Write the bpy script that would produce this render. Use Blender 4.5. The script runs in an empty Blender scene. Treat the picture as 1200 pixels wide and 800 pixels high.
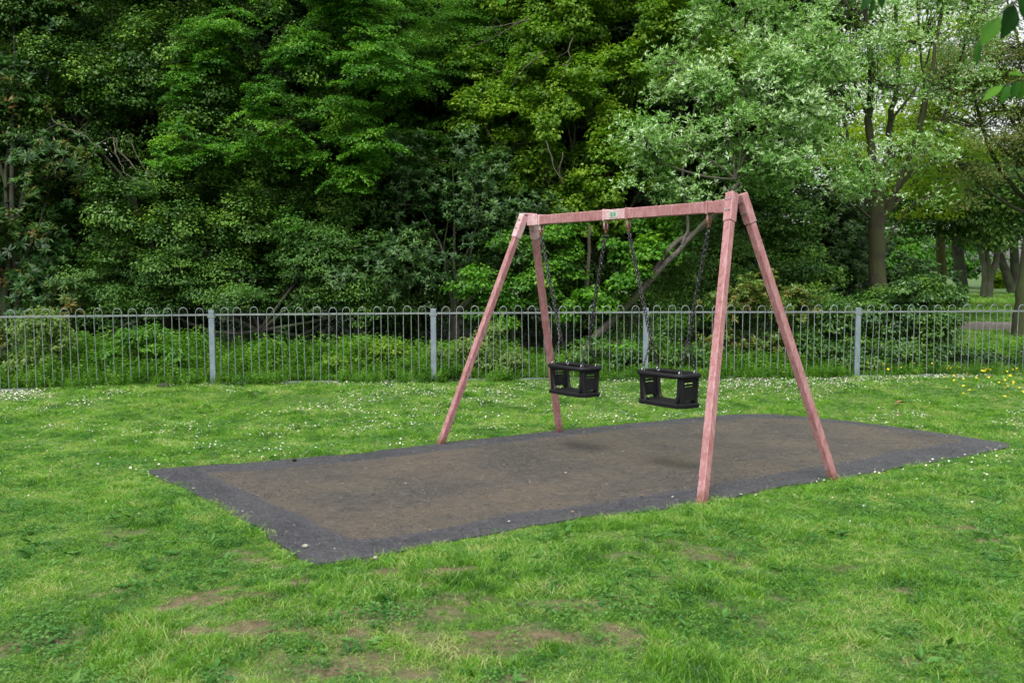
import bpy, math
import numpy as np
from mathutils import Vector, Matrix

SC = bpy.context.scene
COL = SC.collection
R = math.radians
F = 1033.0                      # focal length in pixels of the 1200 wide photograph
PITCH = math.atan(75.0 / F)
EYE = 1.5

# ------------------------------------------------------------------ camera
cam_d = bpy.data.cameras.new('camera')
cam_d.sensor_width = 36
cam_d.lens = F / 1200 * 36
cam_d.clip_start = 0.05
cam_d.clip_end = 2000
cam_d.dof.use_dof = True
cam_d.dof.focus_distance = 8.5
cam_d.dof.aperture_fstop = 6.3
cam = bpy.data.objects.new('camera', cam_d)
COL.objects.link(cam)
cam.location = (0, 0, EYE)
cam.rotation_euler = (R(90) - PITCH, 0, 0)
SC.camera = cam

# ------------------------------------------------------------------ world and sun
SUN_ELEV, SUN_AZ = R(58), R(200)
w = bpy.data.worlds.new('World')
SC.world = w
w.use_nodes = True
nt = w.node_tree
nt.nodes.clear()
sky = nt.nodes.new('ShaderNodeTexSky')
sky.sky_type = 'NISHITA'
sky.sun_disc = False
sky.sun_elevation = SUN_ELEV
sky.sun_rotation = SUN_AZ
sky.dust_density = 4.0
sky.ozone_density = 1.0
hs = nt.nodes.new('ShaderNodeHueSaturation')
hs.inputs['Saturation'].default_value = 0.12
hs.inputs['Value'].default_value = 1.3
bgn = nt.nodes.new('ShaderNodeBackground')
bgn.inputs['Strength'].default_value = 0.15
wo = nt.nodes.new('ShaderNodeOutputWorld')
nt.links.new(sky.outputs[0], hs.inputs['Color'])
nt.links.new(hs.outputs[0], bgn.inputs[0])
nt.links.new(bgn.outputs[0], wo.inputs[0])

sun_d = bpy.data.lights.new('sun', 'SUN')
sun_d.energy = 1.6
sun_d.angle = R(18)
sun_d.color = (1.0, 0.97, 0.92)
sun = bpy.data.objects.new('sun', sun_d)
COL.objects.link(sun)
sun_dir = Vector((math.sin(SUN_AZ) * math.cos(SUN_ELEV), math.cos(SUN_AZ) * math.cos(SUN_ELEV), math.sin(SUN_ELEV)))
sun.rotation_euler = sun_dir.to_track_quat('Z', 'Y').to_euler()

vs = SC.view_settings
vs.view_transform = 'Standard'
vs.look = 'None'
vs.exposure = 0.55
vs.gamma = 1.0
SC.render.engine = 'CYCLES'
cy = SC.cycles
cy.use_denoising = True
cy.max_bounces = 7
cy.diffuse_bounces = 4
cy.glossy_bounces = 2
cy.transmission_bounces = 4
cy.transparent_max_bounces = 4
cy.caustics_reflective = False
cy.caustics_refractive = False
cy.sample_clamp_indirect = 4

# ------------------------------------------------------------------ geometry of the place
cp, sp = math.cos(PITCH), math.sin(PITCH)
def at(u, v, Y):
    """point of the place seen at photo position (u, v), Y metres ahead"""
    a, b = (u - 600) / F, (400 - v) / F
    d = Vector((a, cp + b * sp, -sp + b * cp))
    return Vector((0, 0, EYE)) + d * (Y / d.y)
def ray(u, v):
    a, b = (u - 600) / F, (400 - v) / F
    return Vector((a, cp + b * sp, -sp + b * cp))
# the gently sloping plane the play surface lies on
d1, d2 = ray(-168, 362), ray(1990, 382)
NP = d1.cross(d2).normalized()
if NP.z < 0: NP = -NP
HP = 1.2
def plane_z(x, y):
    return EYE + (-HP - NP.x * x - NP.y * y) / NP.z
def on_plane(u, v):
    d = ray(u, v)
    t = -HP / NP.dot(d)
    return Vector((0, 0, EYE)) + d * t

PAD_PX = [(172,550),(300,541),(420,531),(515,519),(656,504),(760,494),(835,487),(870,485),(905,485),(940,488),(1000,494),
          (1080,504),(1150,515),(1190,521),(1150,531),(1100,540),(1040,551),(978,561),(900,573),(830,588),(760,598),(700,604),
          (640,612),(560,628),(480,643),(435,651),(400,660),(365,662),(335,643),(300,618),(260,596),(215,573),(185,558)]
PAD = [on_plane(*p) for p in PAD_PX]
rng = np.random.default_rng(7)

def densify(poly, step, wob, seed):
    r = np.random.default_rng(seed)
    out = []
    n = len(poly)
    for i in range(n):
        a, b = poly[i], poly[(i + 1) % n]
        k = max(1, int((b - a).length / step))
        for j in range(k):
            p = a.lerp(b, j / k)
            out.append(Vector((p.x + r.normal(0, wob), p.y + r.normal(0, wob), 0)))
    for _ in range(1):
        out = [(out[i - 1] + out[i] * 2 + out[(i + 1) % len(out)]) / 4 for i in range(len(out))]
    return out
def inset(poly, d):
    n = len(poly)
    area = sum(poly[i].x * poly[(i+1) % n].y - poly[(i+1) % n].x * poly[i].y for i in range(n))
    s = 1 if area > 0 else -1
    out = []
    for i in range(n):
        t = (poly[(i + 3) % n] - poly[i - 3]); t.z = 0; t.normalize()
        out.append(poly[i] + Vector((-t.y, t.x, 0)) * d * s)
    return out

def seg_dist(X, Y, poly):
    """signed distance to a polygon, negative inside"""
    P = np.array([(p.x, p.y) for p in poly])
    D = np.full(X.shape, 1e9)
    inside = np.zeros(X.shape, bool)
    n = len(P)
    for i in range(n):
        a, b = P[i], P[(i + 1) % n]
        e = b - a
        wx, wy = X - a[0], Y - a[1]
        t = np.clip((wx * e[0] + wy * e[1]) / (e @ e), 0, 1)
        D = np.minimum(D, np.hypot(wx - t * e[0], wy - t * e[1]))
        c = ((a[1] > Y) != (b[1] > Y)) & (X < (b[0] - a[0]) * (Y - a[1]) / (b[1] - a[1] + 1e-12) + a[0])
        inside ^= c
    return np.where(inside, -D, D)

# fence line: posts
POSTS = []
for u, Y in ((-540, 10.7), (-25, 11.55), (248, 12.4), (508, 12.7), (757, 13.0), (1006, 13.3), (1256, 13.7), (1500, 14.0)):
    POSTS.append((( u - 600) / F * Y, Y))
POSTS = [(x * 1.0, y) for x, y in POSTS]
def fence_y(X):
    return np.interp(X, [p[0] for p in POSTS], [p[1] for p in POSTS])

def sstep(t):
    t = np.clip(t, 0, 1)
    return t * t * (3 - 2 * t)

# simple value noise in numpy
_perm = np.random.default_rng(3).random((256, 256))
def vnoise(X, Y, s):
    x, y = X / s + 100.3, Y / s + 57.7
    xi, yi = np.floor(x).astype(int), np.floor(y).astype(int)
    fx, fy = sstep(x - xi), sstep(y - yi)
    g = lambda a, b: _perm[a % 256, b % 256]
    return (g(xi, yi) * (1 - fx) + g(xi + 1, yi) * fx) * (1 - fy) + (g(xi, yi + 1) * (1 - fx) + g(xi + 1, yi + 1) * fx) * fy

def ground_z(X, Y):
    X, Y = np.asarray(X, float), np.asarray(Y, float)
    pz = plane_z(X, Y)
    s = np.maximum(seg_dist(X, Y, PAD), 0)
    df = np.maximum(fence_y(X) - Y, 0)
    wgt = sstep(s / (s + df + 1e-6))
    far = 0.014 * np.maximum(Y - 28, 0) + 0.25 * sstep((np.abs(Y) - 100) / 200)
    z = pz * (1 - wgt) + far * wgt
    lump = (vnoise(X, Y, 0.8) - 0.5) * 0.03 * np.clip(s / 0.8, 0, 1)
    # wide dirt of the field out of sight stays level
    z = np.where(np.abs(X) > 40, np.clip(z, -0.6, 3), z)
    return z + lump
def gz(x, y):
    return float(ground_z(np.array([x]), np.array([y]))[0])

# worn, bare patches of the lawn (photo position, size along, size across)
BARE = []
for u, v, a, b in ((280,700,.22,.10),(335,740,.26,.08),(190,715,.14,.06),(515,668,.16,.07),(450,672,.14,.06),(340,683,.14,.06),
                   (640,690,.10,.05),(660,745,.20,.08),(620,735,.10,.05),(1135,620,.16,.09),(1155,632,.10,.05),(1110,603,.08,.05),(840,655,.10,.05),
                   (1055,488,.16,.08),(410,785,.16,.06),(225,740,.12,.05),(700,735,.10,.05),(860,650,.10,.05),(915,675,.08,.04),
                   (600,790,.12,.05),(750,715,.08,.04),(1050,690,.08,.04),(920,700,.08,.04),(130,690,.10,.05),(480,785,.10,.05),
                   (60,752,.12,.05),(520,700,.10,.05),(1080,775,.08,.04),(560,740,.08,.04)):
    p = on_plane(u, v)
    BARE.append((p.x, p.y, a * 1.0, b * 1.3))
def bare_f(X, Y):
    m = np.zeros(np.shape(X))
    n = vnoise(X, Y, 0.05) * 0.7 + vnoise(X, Y, 0.13) * 0.5
    for x, y, a, b in BARE:
        d = np.sqrt(((X - x) / a) ** 2 + ((Y - y) / b) ** 2)
        m = np.maximum(m, sstep((1.1 - d + (n - .6) * 1.6) / 0.7))
    g = sstep((vnoise(X, Y, 0.5) * .55 + vnoise(X + 9, Y, 0.13) * .45 - 0.66 + .05*(X < .2)) / 0.14) * 0.7 * sstep((6.0 - Y) / 2)
    return np.maximum(m, g)

# ------------------------------------------------------------------ helpers: tagging and meshes
def tag(o, label=None, cat=None, group=None, kind=None):
    if label: o['label'] = label
    if cat: o['category'] = cat
    if group: o['group'] = group
    if kind: o['kind'] = kind
    return o
def empty(name, loc, label=None, cat=None, group=None):
    o = bpy.data.objects.new(name, None)
    o.empty_display_size = 0.2
    COL.objects.link(o)
    o.location = loc
    tag(o, label, cat, group)
    bpy.context.view_layer.update()
    return o
def link(name, me, parent=None, mats=()):
    o = bpy.data.objects.new(name, me)
    COL.objects.link(o)
    for m in mats:
        if m is not None: me.materials.append(m)
    if parent is not None:
        o.parent = parent
        o.matrix_parent_inverse = Matrix.Translation(-Vector(parent.location))
    return o

class MB:
    """collects shapes in world space, builds one mesh"""
    def __init__(s):
        s.v, s.f, s.m, s.sm = [], [], [], []
    def add(s, V, Fc, m=0, smooth=False):
        o = len(s.v)
        s.v += [tuple(p) for p in V]
        s.f += [tuple(i + o for i in f) for f in Fc]
        s.m += [m] * len(Fc)
        s.sm += [smooth] * len(Fc)
    def box(s, c, ax, ay, az, h, m=0, bev=0.0):
        """c centre, unit axes, half sizes h; bevelled edges when bev > 0"""
        c = Vector(c); A = [Vector(ax), Vector(ay), Vector(az)]
        if bev <= 0:
            V = [c + A[0]*h[0]*i + A[1]*h[1]*j + A[2]*h[2]*k for k in (-1,1) for j in (-1,1) for i in (-1,1)]
            s.add(V, [(0,2,3,1),(4,5,7,6),(0,1,5,4),(2,6,7,3),(0,4,6,2),(1,3,7,5)], m)
            return
        V, idx = [], {}
        for sx in (-1,1):
            for sy in (-1,1):
                for sz in (-1,1):
                    for q in range(3):
                        hh = [h[0]-bev, h[1]-bev, h[2]-bev]
                        hh[q] = h[q]
                        idx[(sx,sy,sz,q)] = len(V)
                        V.append(c + A[0]*sx*hh[0] + A[1]*sy*hh[1] + A[2]*sz*hh[2])
        Fc = []
        for q in range(3):
            a, b = [k for k in range(3) if k != q]
            for sg in (-1, 1):
                f = []
                for (i, j) in ((-1,-1),(1,-1),(1,1),(-1,1)):
                    key = [0,0,0]; key[q] = sg; key[a] = i; key[b] = j
                    f.append(idx[(key[0],key[1],key[2],q)])
                Fc.append(f)
        for q in range(3):
            a, b = [k for k in range(3) if k != q]
            for i in (-1,1):
                for j in (-1,1):
                    f = []
                    for (sg, qq) in ((-1,a),(1,a),(1,b),(-1,b)):
                        key = [0,0,0]; key[q] = sg; key[a] = i; key[b] = j
                        f.append(idx[(key[0],key[1],key[2],qq)])
                    Fc.append(f)
        for sx in (-1,1):
            for sy in (-1,1):
                for sz in (-1,1):
                    Fc.append([idx[(sx,sy,sz,q)] for q in range(3)])
        s.add(V, Fc, m)
    def tube(s, pts, rad, n=8, m=0, cap=True, squash=None):
        pts = [Vector(p) for p in pts]
        if not hasattr(rad, '__len__'): rad = [rad] * len(pts)
        V, Fc = [], []
        t0 = (pts[1] - pts[0]).normalized()
        ref = Vector((0,0,1)) if abs(t0.z) < .9 else Vector((1,0,0))
        x = t0.cross(ref).normalized()
        for i, p in enumerate(pts):
            t = (pts[min(i+1, len(pts)-1)] - pts[max(i-1, 0)]).normalized()
            x = (x - t * x.dot(t)).normalized()
            y = t.cross(x)
            for k in range(n):
                a = 2 * math.pi * k / n
                V.append(p + (x * math.cos(a) + y * math.sin(a)) * rad[i])
        for i in range(len(pts) - 1):
            for k in range(n):
                Fc.append((i*n+k, i*n+(k+1) % n, (i+1)*n+(k+1) % n, (i+1)*n+k))
        s.add(V, Fc, m, True)
        if cap:
            s.add(V[:n], [tuple(range(n))[::-1]], m); s.add(V[-n:], [tuple(range(n))], m)
    def torus(s, c, ax, ay, rx, ry, r, n=12, k=6, m=0):
        """ring link in the plane of ax, ay; stadium like"""
        c, ax, ay = Vector(c), Vector(ax), Vector(ay)
        az = ax.cross(ay).normalized()
        V, Fc = [], []
        for i in range(n):
            a = 2*math.pi*i/n
            ca, sa = math.cos(a), math.sin(a)
            rr = ax*ca*rx + ay*sa*ry
            nn = (ax*ca*ry + ay*sa*rx).normalized()
            for j in range(k):
                b = 2*math.pi*j/k
                V.append(c + rr + (nn*math.cos(b) + az*math.sin(b))*r)
        for i in range(n):
            for j in range(k):
                Fc.append((i*k+j, ((i+1) % n)*k+j, ((i+1) % n)*k+(j+1) % k, i*k+(j+1) % k))
        s.add(V, Fc, m, True)
    def build(s, name, mats, parent=None, merge=False):
        me = bpy.data.meshes.new(name)
        me.from_pydata(s.v, [], s.f)
        if not isinstance(mats, (list, tuple)): mats = [mats]
        for mm in mats: me.materials.append(mm)
        me.polygons.foreach_set('material_index', s.m)
        me.polygons.foreach_set('use_smooth', s.sm)
        me.update()
        o = bpy.data.objects.new(name, me)
        COL.objects.link(o)
        if parent is not None:
            o.parent = parent
            o.matrix_parent_inverse = Matrix.Translation(-Vector(parent.location))
        return o

def np_mesh(name, V, Fc, mats, tint=None, smooth=False):
    """V (n,3), Fc (m,k) arrays"""
    me = bpy.data.meshes.new(name)
    m, k = Fc.shape
    me.vertices.add(len(V)); me.vertices.foreach_set('co', np.ascontiguousarray(V, np.float32).ravel())
    me.loops.add(m * k); me.loops.foreach_set('vertex_index', np.ascontiguousarray(Fc, np.int32).ravel())
    me.polygons.add(m)
    me.polygons.foreach_set('loop_start', np.arange(0, m*k, k, dtype=np.int32))
    me.polygons.foreach_set('loop_total', np.full(m, k, np.int32))
    if smooth: me.polygons.foreach_set('use_smooth', np.ones(m, bool))
    if tint is not None:
        at_ = me.attributes.new('tint', 'FLOAT', 'FACE')
        at_.data.foreach_set('value', np.ascontiguousarray(tint, np.float32))
    me.update()
    for mm in mats: me.materials.append(mm)
    return me

# ------------------------------------------------------------------ materials
def mat(name):
    m = bpy.data.materials.new(name)
    m.use_nodes = True
    n = m.node_tree
    for x in list(n.nodes): n.nodes.remove(x)
    out = n.nodes.new('ShaderNodeOutputMaterial')
    b = n.nodes.new('ShaderNodeBsdfPrincipled')
    n.links.new(b.outputs[0], out.inputs[0])
    return m, n, b, out
def N(n, t, **kw):
    x = n.nodes.new(t)
    for k, v in kw.items(): setattr(x, k, v)
    return x
def ramp(n, stops, src, interp='LINEAR'):
    r = n.nodes.new('ShaderNodeValToRGB')
    r.color_ramp.interpolation = interp
    while len(r.color_ramp.elements) < len(stops): r.color_ramp.elements.new(0.5)
    for e, (p, c) in zip(r.color_ramp.elements, stops):
        e.position = p
        e.color = (c[0], c[1], c[2], 1) if hasattr(c, '__len__') else (c, c, c, 1)
    n.links.new(src, r.inputs[0])
    return r
def noise(n, scale, detail=4, rough=.6, vec=None, coords='Object'):
    t = n.nodes.new('ShaderNodeTexNoise')
    t.inputs['Scale'].default_value = scale
    t.inputs['Detail'].default_value = detail
    t.inputs['Roughness'].default_value = rough
    if vec is None:
        g = n.nodes.new('ShaderNodeNewGeometry'); vec = g.outputs['Position']
    n.links.new(vec, t.inputs['Vector'])
    return t
def mix(n, fac, a, b, typ='MIX'):
    x = n.nodes.new('ShaderNodeMix'); x.data_type = 'RGBA'; x.blend_type = typ
    for i, s in ((0, fac), (6, a), (7, b)):
        if isinstance(s, (int, float)): x.inputs[i].default_value = s
        elif isinstance(s, tuple): x.inputs[i].default_value = (*s, 1)
        else: n.links.new(s, x.inputs[i])
    return x.outputs[2]
def bump(n, b, src, strength=.3, dist=.01):
    x = n.nodes.new('ShaderNodeBump')
    x.inputs['Strength'].default_value = strength
    x.inputs['Distance'].default_value = dist
    n.links.new(src, x.inputs['Height'])
    n.links.new(x.outputs[0], b.inputs['Normal'])

def leaf_mat(name, cols, rough=.5, trans=.25, nscale=.8, spec=.4, inst=False, namt=.35):
    """cols: list of colours over the per leaf tint 0..1; broad patches shift the tint"""
    m, n, b, out = mat(name)
    if inst:
        oi = N(n, 'ShaderNodeObjectInfo'); src = oi.outputs['Random']
    else:
        a = N(n, 'ShaderNodeAttribute'); a.attribute_name = 'tint'; src = a.outputs['Fac']
    nz = noise(n, nscale, 2, .5)
    mp = N(n, 'ShaderNodeMath', operation='MULTIPLY_ADD')
    n.links.new(nz.outputs['Fac'], mp.inputs[0]); mp.inputs[1].default_value = namt * 2; mp.inputs[2].default_value = -namt
    ad = N(n, 'ShaderNodeMath', operation='ADD'); ad.use_clamp = True
    n.links.new(src, ad.inputs[0]); n.links.new(mp.outputs[0], ad.inputs[1])
    k = len(cols)
    rp = ramp(n, [(i / (k - 1), c) for i, c in enumerate(cols)], ad.outputs[0])
    n.links.new(rp.outputs[0], b.inputs['Base Color'])
    b.inputs['Roughness'].default_value = rough
    b.inputs['Specular IOR Level'].default_value = spec
    tr = N(n, 'ShaderNodeBsdfTranslucent')
    h = N(n, 'ShaderNodeMix', data_type='RGBA', blend_type='MULTIPLY')
    h.inputs[0].default_value = 1
    n.links.new(rp.outputs[0], h.inputs[6]); h.inputs[7].default_value = (1.5, 1.7, .7, 1)
    n.links.new(h.outputs[2], tr.inputs['Color'])
    ms = N(n, 'ShaderNodeMixShader'); ms.inputs[0].default_value = trans
    n.links.new(b.outputs[0], ms.inputs[1]); n.links.new(tr.outputs[0], ms.inputs[2])
    n.links.new(ms.outputs[0], out.inputs[0])
    return m

def bark_mat(name, dark, light, moss=None, mossamt=.5):
    m, n, b, out = mat(name)
    g = N(n, 'ShaderNodeNewGeometry')
    mp = N(n, 'ShaderNodeMapping'); mp.inputs['Scale'].default_value = (14, 14, 2.6)
    n.links.new(g.outputs['Position'], mp.inputs[0])
    nz = noise(n, 1.6, 6, .7, mp.outputs[0])
    rp = ramp(n, [(.32, dark), (.68, light)], nz.outputs['Fac'])
    c = rp.outputs[0]
    if moss:
        n2 = noise(n, 2.2, 4, .6)
        r2 = ramp(n, [(.5 - mossamt * .2, 0), (.62 - mossamt * .2, 1)], n2.outputs['Fac'])
        c = mix(n, r2.outputs[0], c, moss)
    n.links.new(c, b.inputs['Base Color'])
    b.inputs['Roughness'].default_value = .9
    bump(n, b, nz.outputs['Fac'], .8, .03)
    return m

# lawn soil and thatch
lawn_m, n, b, out = mat('lawn_soil')
a = N(n, 'ShaderNodeAttribute'); a.attribute_name = 'bare'
n1 = noise(n, 1.1, 4, .6); n2 = noise(n, 26, 5, .7); n3 = noise(n, 5, 4, .6)
g1 = ramp(n, [(.3, (.026, .080, .010)), (.55, (.045, .130, .016)), (.75, (.075, .160, .025))], n1.outputs['Fac'])
g2 = mix(n, .55, g1.outputs[0], ramp(n, [(.3, (.018, .035, .008)), (.7, (.10, .17, .035))], n2.outputs['Fac']).outputs[0])
s1 = ramp(n, [(.3, (.065, .042, .022)), (.55, (.135, .098, .055)), (.75, (.22, .17, .105))], n2.outputs['Fac'])
ad = N(n, 'ShaderNodeMath', operation='MULTIPLY'); n.links.new(a.outputs['Fac'], ad.inputs[0]); ad.inputs[1].default_value = 1.0
n.links.new(mix(n, ad.outputs[0], g2, s1.outputs[0]), b.inputs['Base Color'])
b.inputs['Roughness'].default_value = .95
bump(n, b, n2.outputs['Fac'], .6, .02)

def pad_mat(name, cols, stain, amt, seed, rim=None):
    m, n, b, out = mat(name)
    g = N(n, 'ShaderNodeNewGeometry')
    mp = N(n, 'ShaderNodeMapping'); mp.inputs['Location'].default_value = (seed, seed * 2, 0)
    n.links.new(g.outputs['Position'], mp.inputs[0])
    big = noise(n, 1.1, 5, .62, mp.outputs[0]); fine = noise(n, 75, 6, .85, mp.outputs[0]); mid = noise(n, 9, 5, .7, mp.outputs[0])
    base = ramp(n, [(.3, cols[0]), (.7, cols[1])], big.outputs['Fac'])
    grain = ramp(n, [(.36, (.35, .35, .36)), (.5, (1, 1, 1)), (.62, (2.5, 2.4, 2.3))], fine.outputs['Fac'])
    gr2 = ramp(n, [(.34, (.55,.55,.57)), (.5, (1,1,1)), (.68, (1.6,1.56,1.5))], noise(n, 16, 8, .9, mp.outputs[0]).outputs['Fac'])
    c = mix(n, 1.0, base.outputs[0], grain.outputs[0], 'MULTIPLY')
    c = mix(n, 1.0, c, gr2.outputs[0], 'MULTIPLY')
    mm = N(n, 'ShaderNodeMath', operation='MULTIPLY')
    n.links.new(ramp(n, [(.42, 0), (.66, 1)], big.outputs['Fac']).outputs[0], mm.inputs[0])
    n.links.new(ramp(n, [(.35, 0), (.65, amt)], mid.outputs['Fac']).outputs[0], mm.inputs[1])
    c = mix(n, mm.outputs[0], c, stain)
    vo = N(n, 'ShaderNodeTexVoronoi'); vo.inputs['Scale'].default_value = 60
    n.links.new(mp.outputs[0], vo.inputs['Vector'])
    c = mix(n, ramp(n, [(.05, .5), (.12, 0)], vo.outputs['Distance']).outputs[0], c, (.30, .27, .22))
    if rim:
        a_ = N(n, 'ShaderNodeAttribute'); a_.attribute_name = 'rim'
        s_ = N(n, 'ShaderNodeMath', operation='ADD'); n.links.new(a_.outputs['Fac'], s_.inputs[0]); n.links.new(mid.outputs['Fac'], s_.inputs[1])
        c = mix(n, ramp(n, [(.62, 0), (1.0, 1)], s_.outputs[0]).outputs[0], c, mix(n, 1.0, rim, grain.outputs[0], 'MULTIPLY'))
    n.links.new(c, b.inputs['Base Color'])
    rr = ramp(n, [(.3, .34), (.7, .68)], mid.outputs['Fac'])
    n.links.new(rr.outputs[0], b.inputs['Roughness'])
    b.inputs['Specular IOR Level'].default_value = .45
    bump(n, b, fine.outputs['Fac'], .8, .012)
    return m
pad_in = pad_mat('rubber_crumb', ((.055, .050, .047), (.096, .086, .077)), (.112, .080, .046), .7, 3, (.058, .058, .068))
pad_edge = pad_mat('asphalt_edge', ((.038, .038, .046), (.068, .069, .081)), (.065, .060, .05), .4, 11)

# faded pink paint
pink, n, b, out = mat('faded_pink_paint')
n1 = noise(n, 9, 7, .75); n2 = noise(n, 40, 5, .75)
g = N(n, 'ShaderNodeNewGeometry'); mp = N(n, 'ShaderNodeMapping'); mp.inputs['Scale'].default_value = (18, 18, 2.2)
n.links.new(g.outputs['Position'], mp.inputs[0])
n3 = noise(n, 2.5, 6, .7, mp.outputs[0])
c = ramp(n, [(.25, (.22, .075, .080)), (.5, (.32, .135, .140)), (.75, (.44, .235, .24))], n1.outputs['Fac']).outputs[0]
c = mix(n, ramp(n, [(.46, 0), (.66, .65)], n3.outputs['Fac']).outputs[0], c, (.46, .30, .30))
c = mix(n, ramp(n, [(.58, 0), (.64, .8)], n2.outputs['Fac']).outputs[0], c, (.17, .055, .03))
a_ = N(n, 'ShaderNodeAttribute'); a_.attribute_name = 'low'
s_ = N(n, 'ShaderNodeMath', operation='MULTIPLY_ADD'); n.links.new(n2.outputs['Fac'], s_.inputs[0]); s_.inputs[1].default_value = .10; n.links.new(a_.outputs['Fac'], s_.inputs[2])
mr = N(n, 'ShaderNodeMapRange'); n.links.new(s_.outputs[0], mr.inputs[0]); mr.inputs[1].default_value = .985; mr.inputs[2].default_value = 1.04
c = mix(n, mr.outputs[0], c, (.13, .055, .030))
n.links.new(c, b.inputs['Base Color'])
n.links.new(ramp(n, [(.3, .45), (.7, .7)], n3.outputs['Fac']).outputs[0], b.inputs['Roughness'])
bump(n, b, n2.outputs['Fac'], .25, .002)

pale_pink, n, b, out = mat('chalky_pink_paint')
n1 = noise(n, 22, 5, .7)
c = ramp(n, [(.35, (.46, .23, .245)), (.62, (.62, .44, .46))], n1.outputs['Fac']).outputs[0]
c = mix(n, ramp(n, [(.68, 0), (.73, .9)], n1.outputs['Fac']).outputs[0], c, (.20, .07, .04))
n.links.new(c, b.inputs['Base Color']); b.inputs['Roughness'].default_value = .6

rust, n, b, out = mat('rusty_steel')
n1 = noise(n, 60, 5, .7)
n.links.new(ramp(n, [(.35, (.055, .022, .014)), (.65, (.20, .075, .04))], n1.outputs['Fac']).outputs[0], b.inputs['Base Color'])
b.inputs['Roughness'].default_value = .75; b.inputs['Metallic'].default_value = .3

chain_m, n, b, out = mat('dark_chain_steel')
n1 = noise(n, 45, 4, .7)
n.links.new(ramp(n, [(.35, (.018, .018, .020)), (.58, (.075, .072, .072)), (.68, (.36, .35, .34))], n1.outputs['Fac']).outputs[0], b.inputs['Base Color'])
b.inputs['Metallic'].default_value = .6; b.inputs['Roughness'].default_value = .42

rubber, n, b, out = mat('black_rubber')
n1 = noise(n, 30, 5, .7)
n.links.new(ramp(n, [(.3, (.007, .007, .008)), (.7, (.012, .012, .014))], n1.outputs['Fac']).outputs[0], b.inputs['Base Color'])
b.inputs['Roughness'].default_value = .55
b.inputs['Specular IOR Level'].default_value = .22
bump(n, b, n1.outputs['Fac'], .2, .003)

bolt_m, n, b, out = mat('galvanised_bolt')
b.inputs['Base Color'].default_value = (.42, .42, .42, 1); b.inputs['Metallic'].default_value = .8; b.inputs['Roughness'].default_value = .4

plate_m, n, b, out = mat('worn_maker_plate')
n1 = noise(n, 90, 4, .7)
n.links.new(ramp(n, [(.4, (.33, .34, .28)), (.6, (.52, .55, .50))], n1.outputs['Fac']).outputs[0], b.inputs['Base Color'])
b.inputs['Roughness'].default_value = .5
plate_g, n, b, out = mat('plate_green_print')
b.inputs['Base Color'].default_value = (.10, .28, .16, 1); b.inputs['Roughness'].default_value = .5

def galv(name, c0, c1):
    m, n, b, out = mat(name)
    n1 = noise(n, 12, 5, .7)
    n.links.new(ramp(n, [(.3, c0), (.7, c1)], n1.outputs['Fac']).outputs[0], b.inputs['Base Color'])
    b.inputs['Metallic'].default_value = .35; b.inputs['Roughness'].default_value = .5
    return m
galv_bar = galv('galvanised_bar', (.14, .165, .165), (.26, .29, .29))
galv_post = galv('galvanised_post', (.15, .19, .22), (.24, .29, .33))

kerb_m, n, b, out = mat('weathered_edging')
n1 = noise(n, 14, 5, .7)
n.links.new(ramp(n, [(.3, (.025, .022, .016)), (.7, (.07, .065, .05))], n1.outputs['Fac']).outputs[0], b.inputs['Base Color'])
b.inputs['Roughness'].default_value = .9
bump(n, b, n1.outputs['Fac'], .5, .01)
path_m, n, b, out = mat('dusty_path')
n1 = noise(n, 3, 5, .7)
n.links.new(ramp(n, [(.3, (.15, .125, .105)), (.7, (.24, .20, .17))], n1.outputs['Fac']).outputs[0], b.inputs['Base Color'])
b.inputs['Roughness'].default_value = .9

# ------------------------------------------------------------------ ground
def axis(lo, hi, step, far, grow=1.16):
    mid = list(np.arange(lo, hi + step / 2, step))
    a, s = hi, step
    up = []
    while a < far:
        s *= grow; a += s; up.append(a)
    a, s = lo, step
    dn = []
    while a > -far:
        s *= grow; a -= s; dn.append(a)
    return np.array(dn[::-1] + mid + up)
xs = axis(-10.5, 10.5, .09, 600)
ys = axis(1.5, 15.5, .07, 600)
GX, GY = np.meshgrid(xs, ys)
GZ = ground_z(GX, GY)
sd = seg_dist(GX, GY, PAD)
GZ = GZ - 0.035 * sstep((0.02 - sd) / .06) - .012*sstep((.25-sd)/.25)       # bed of the play surface
nx, ny = len(xs), len(ys)
V = np.stack([GX.ravel(), GY.ravel(), GZ.ravel()], 1)
I = np.arange(nx * ny).reshape(ny, nx)
Q = np.stack([I[:-1, :-1].ravel(), I[:-1, 1:].ravel(), I[1:, 1:].ravel(), I[1:, :-1].ravel()], 1)
me = np_mesh('lawn', V, Q, [lawn_m], smooth=True)
ba = me.attributes.new('bare', 'FLOAT', 'POINT')
litter = sstep((GY - fence_y(GX) - .3) / .8) * (GX < 7.9) * sstep((22 - GY) / 2) * .9     # bare woodland floor beyond the fence
ba.data.foreach_set('value', np.maximum(bare_f(GX, GY), litter).ravel().astype(np.float32))
lawn = link('lawn', me); tag(lawn, kind='structure')

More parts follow.
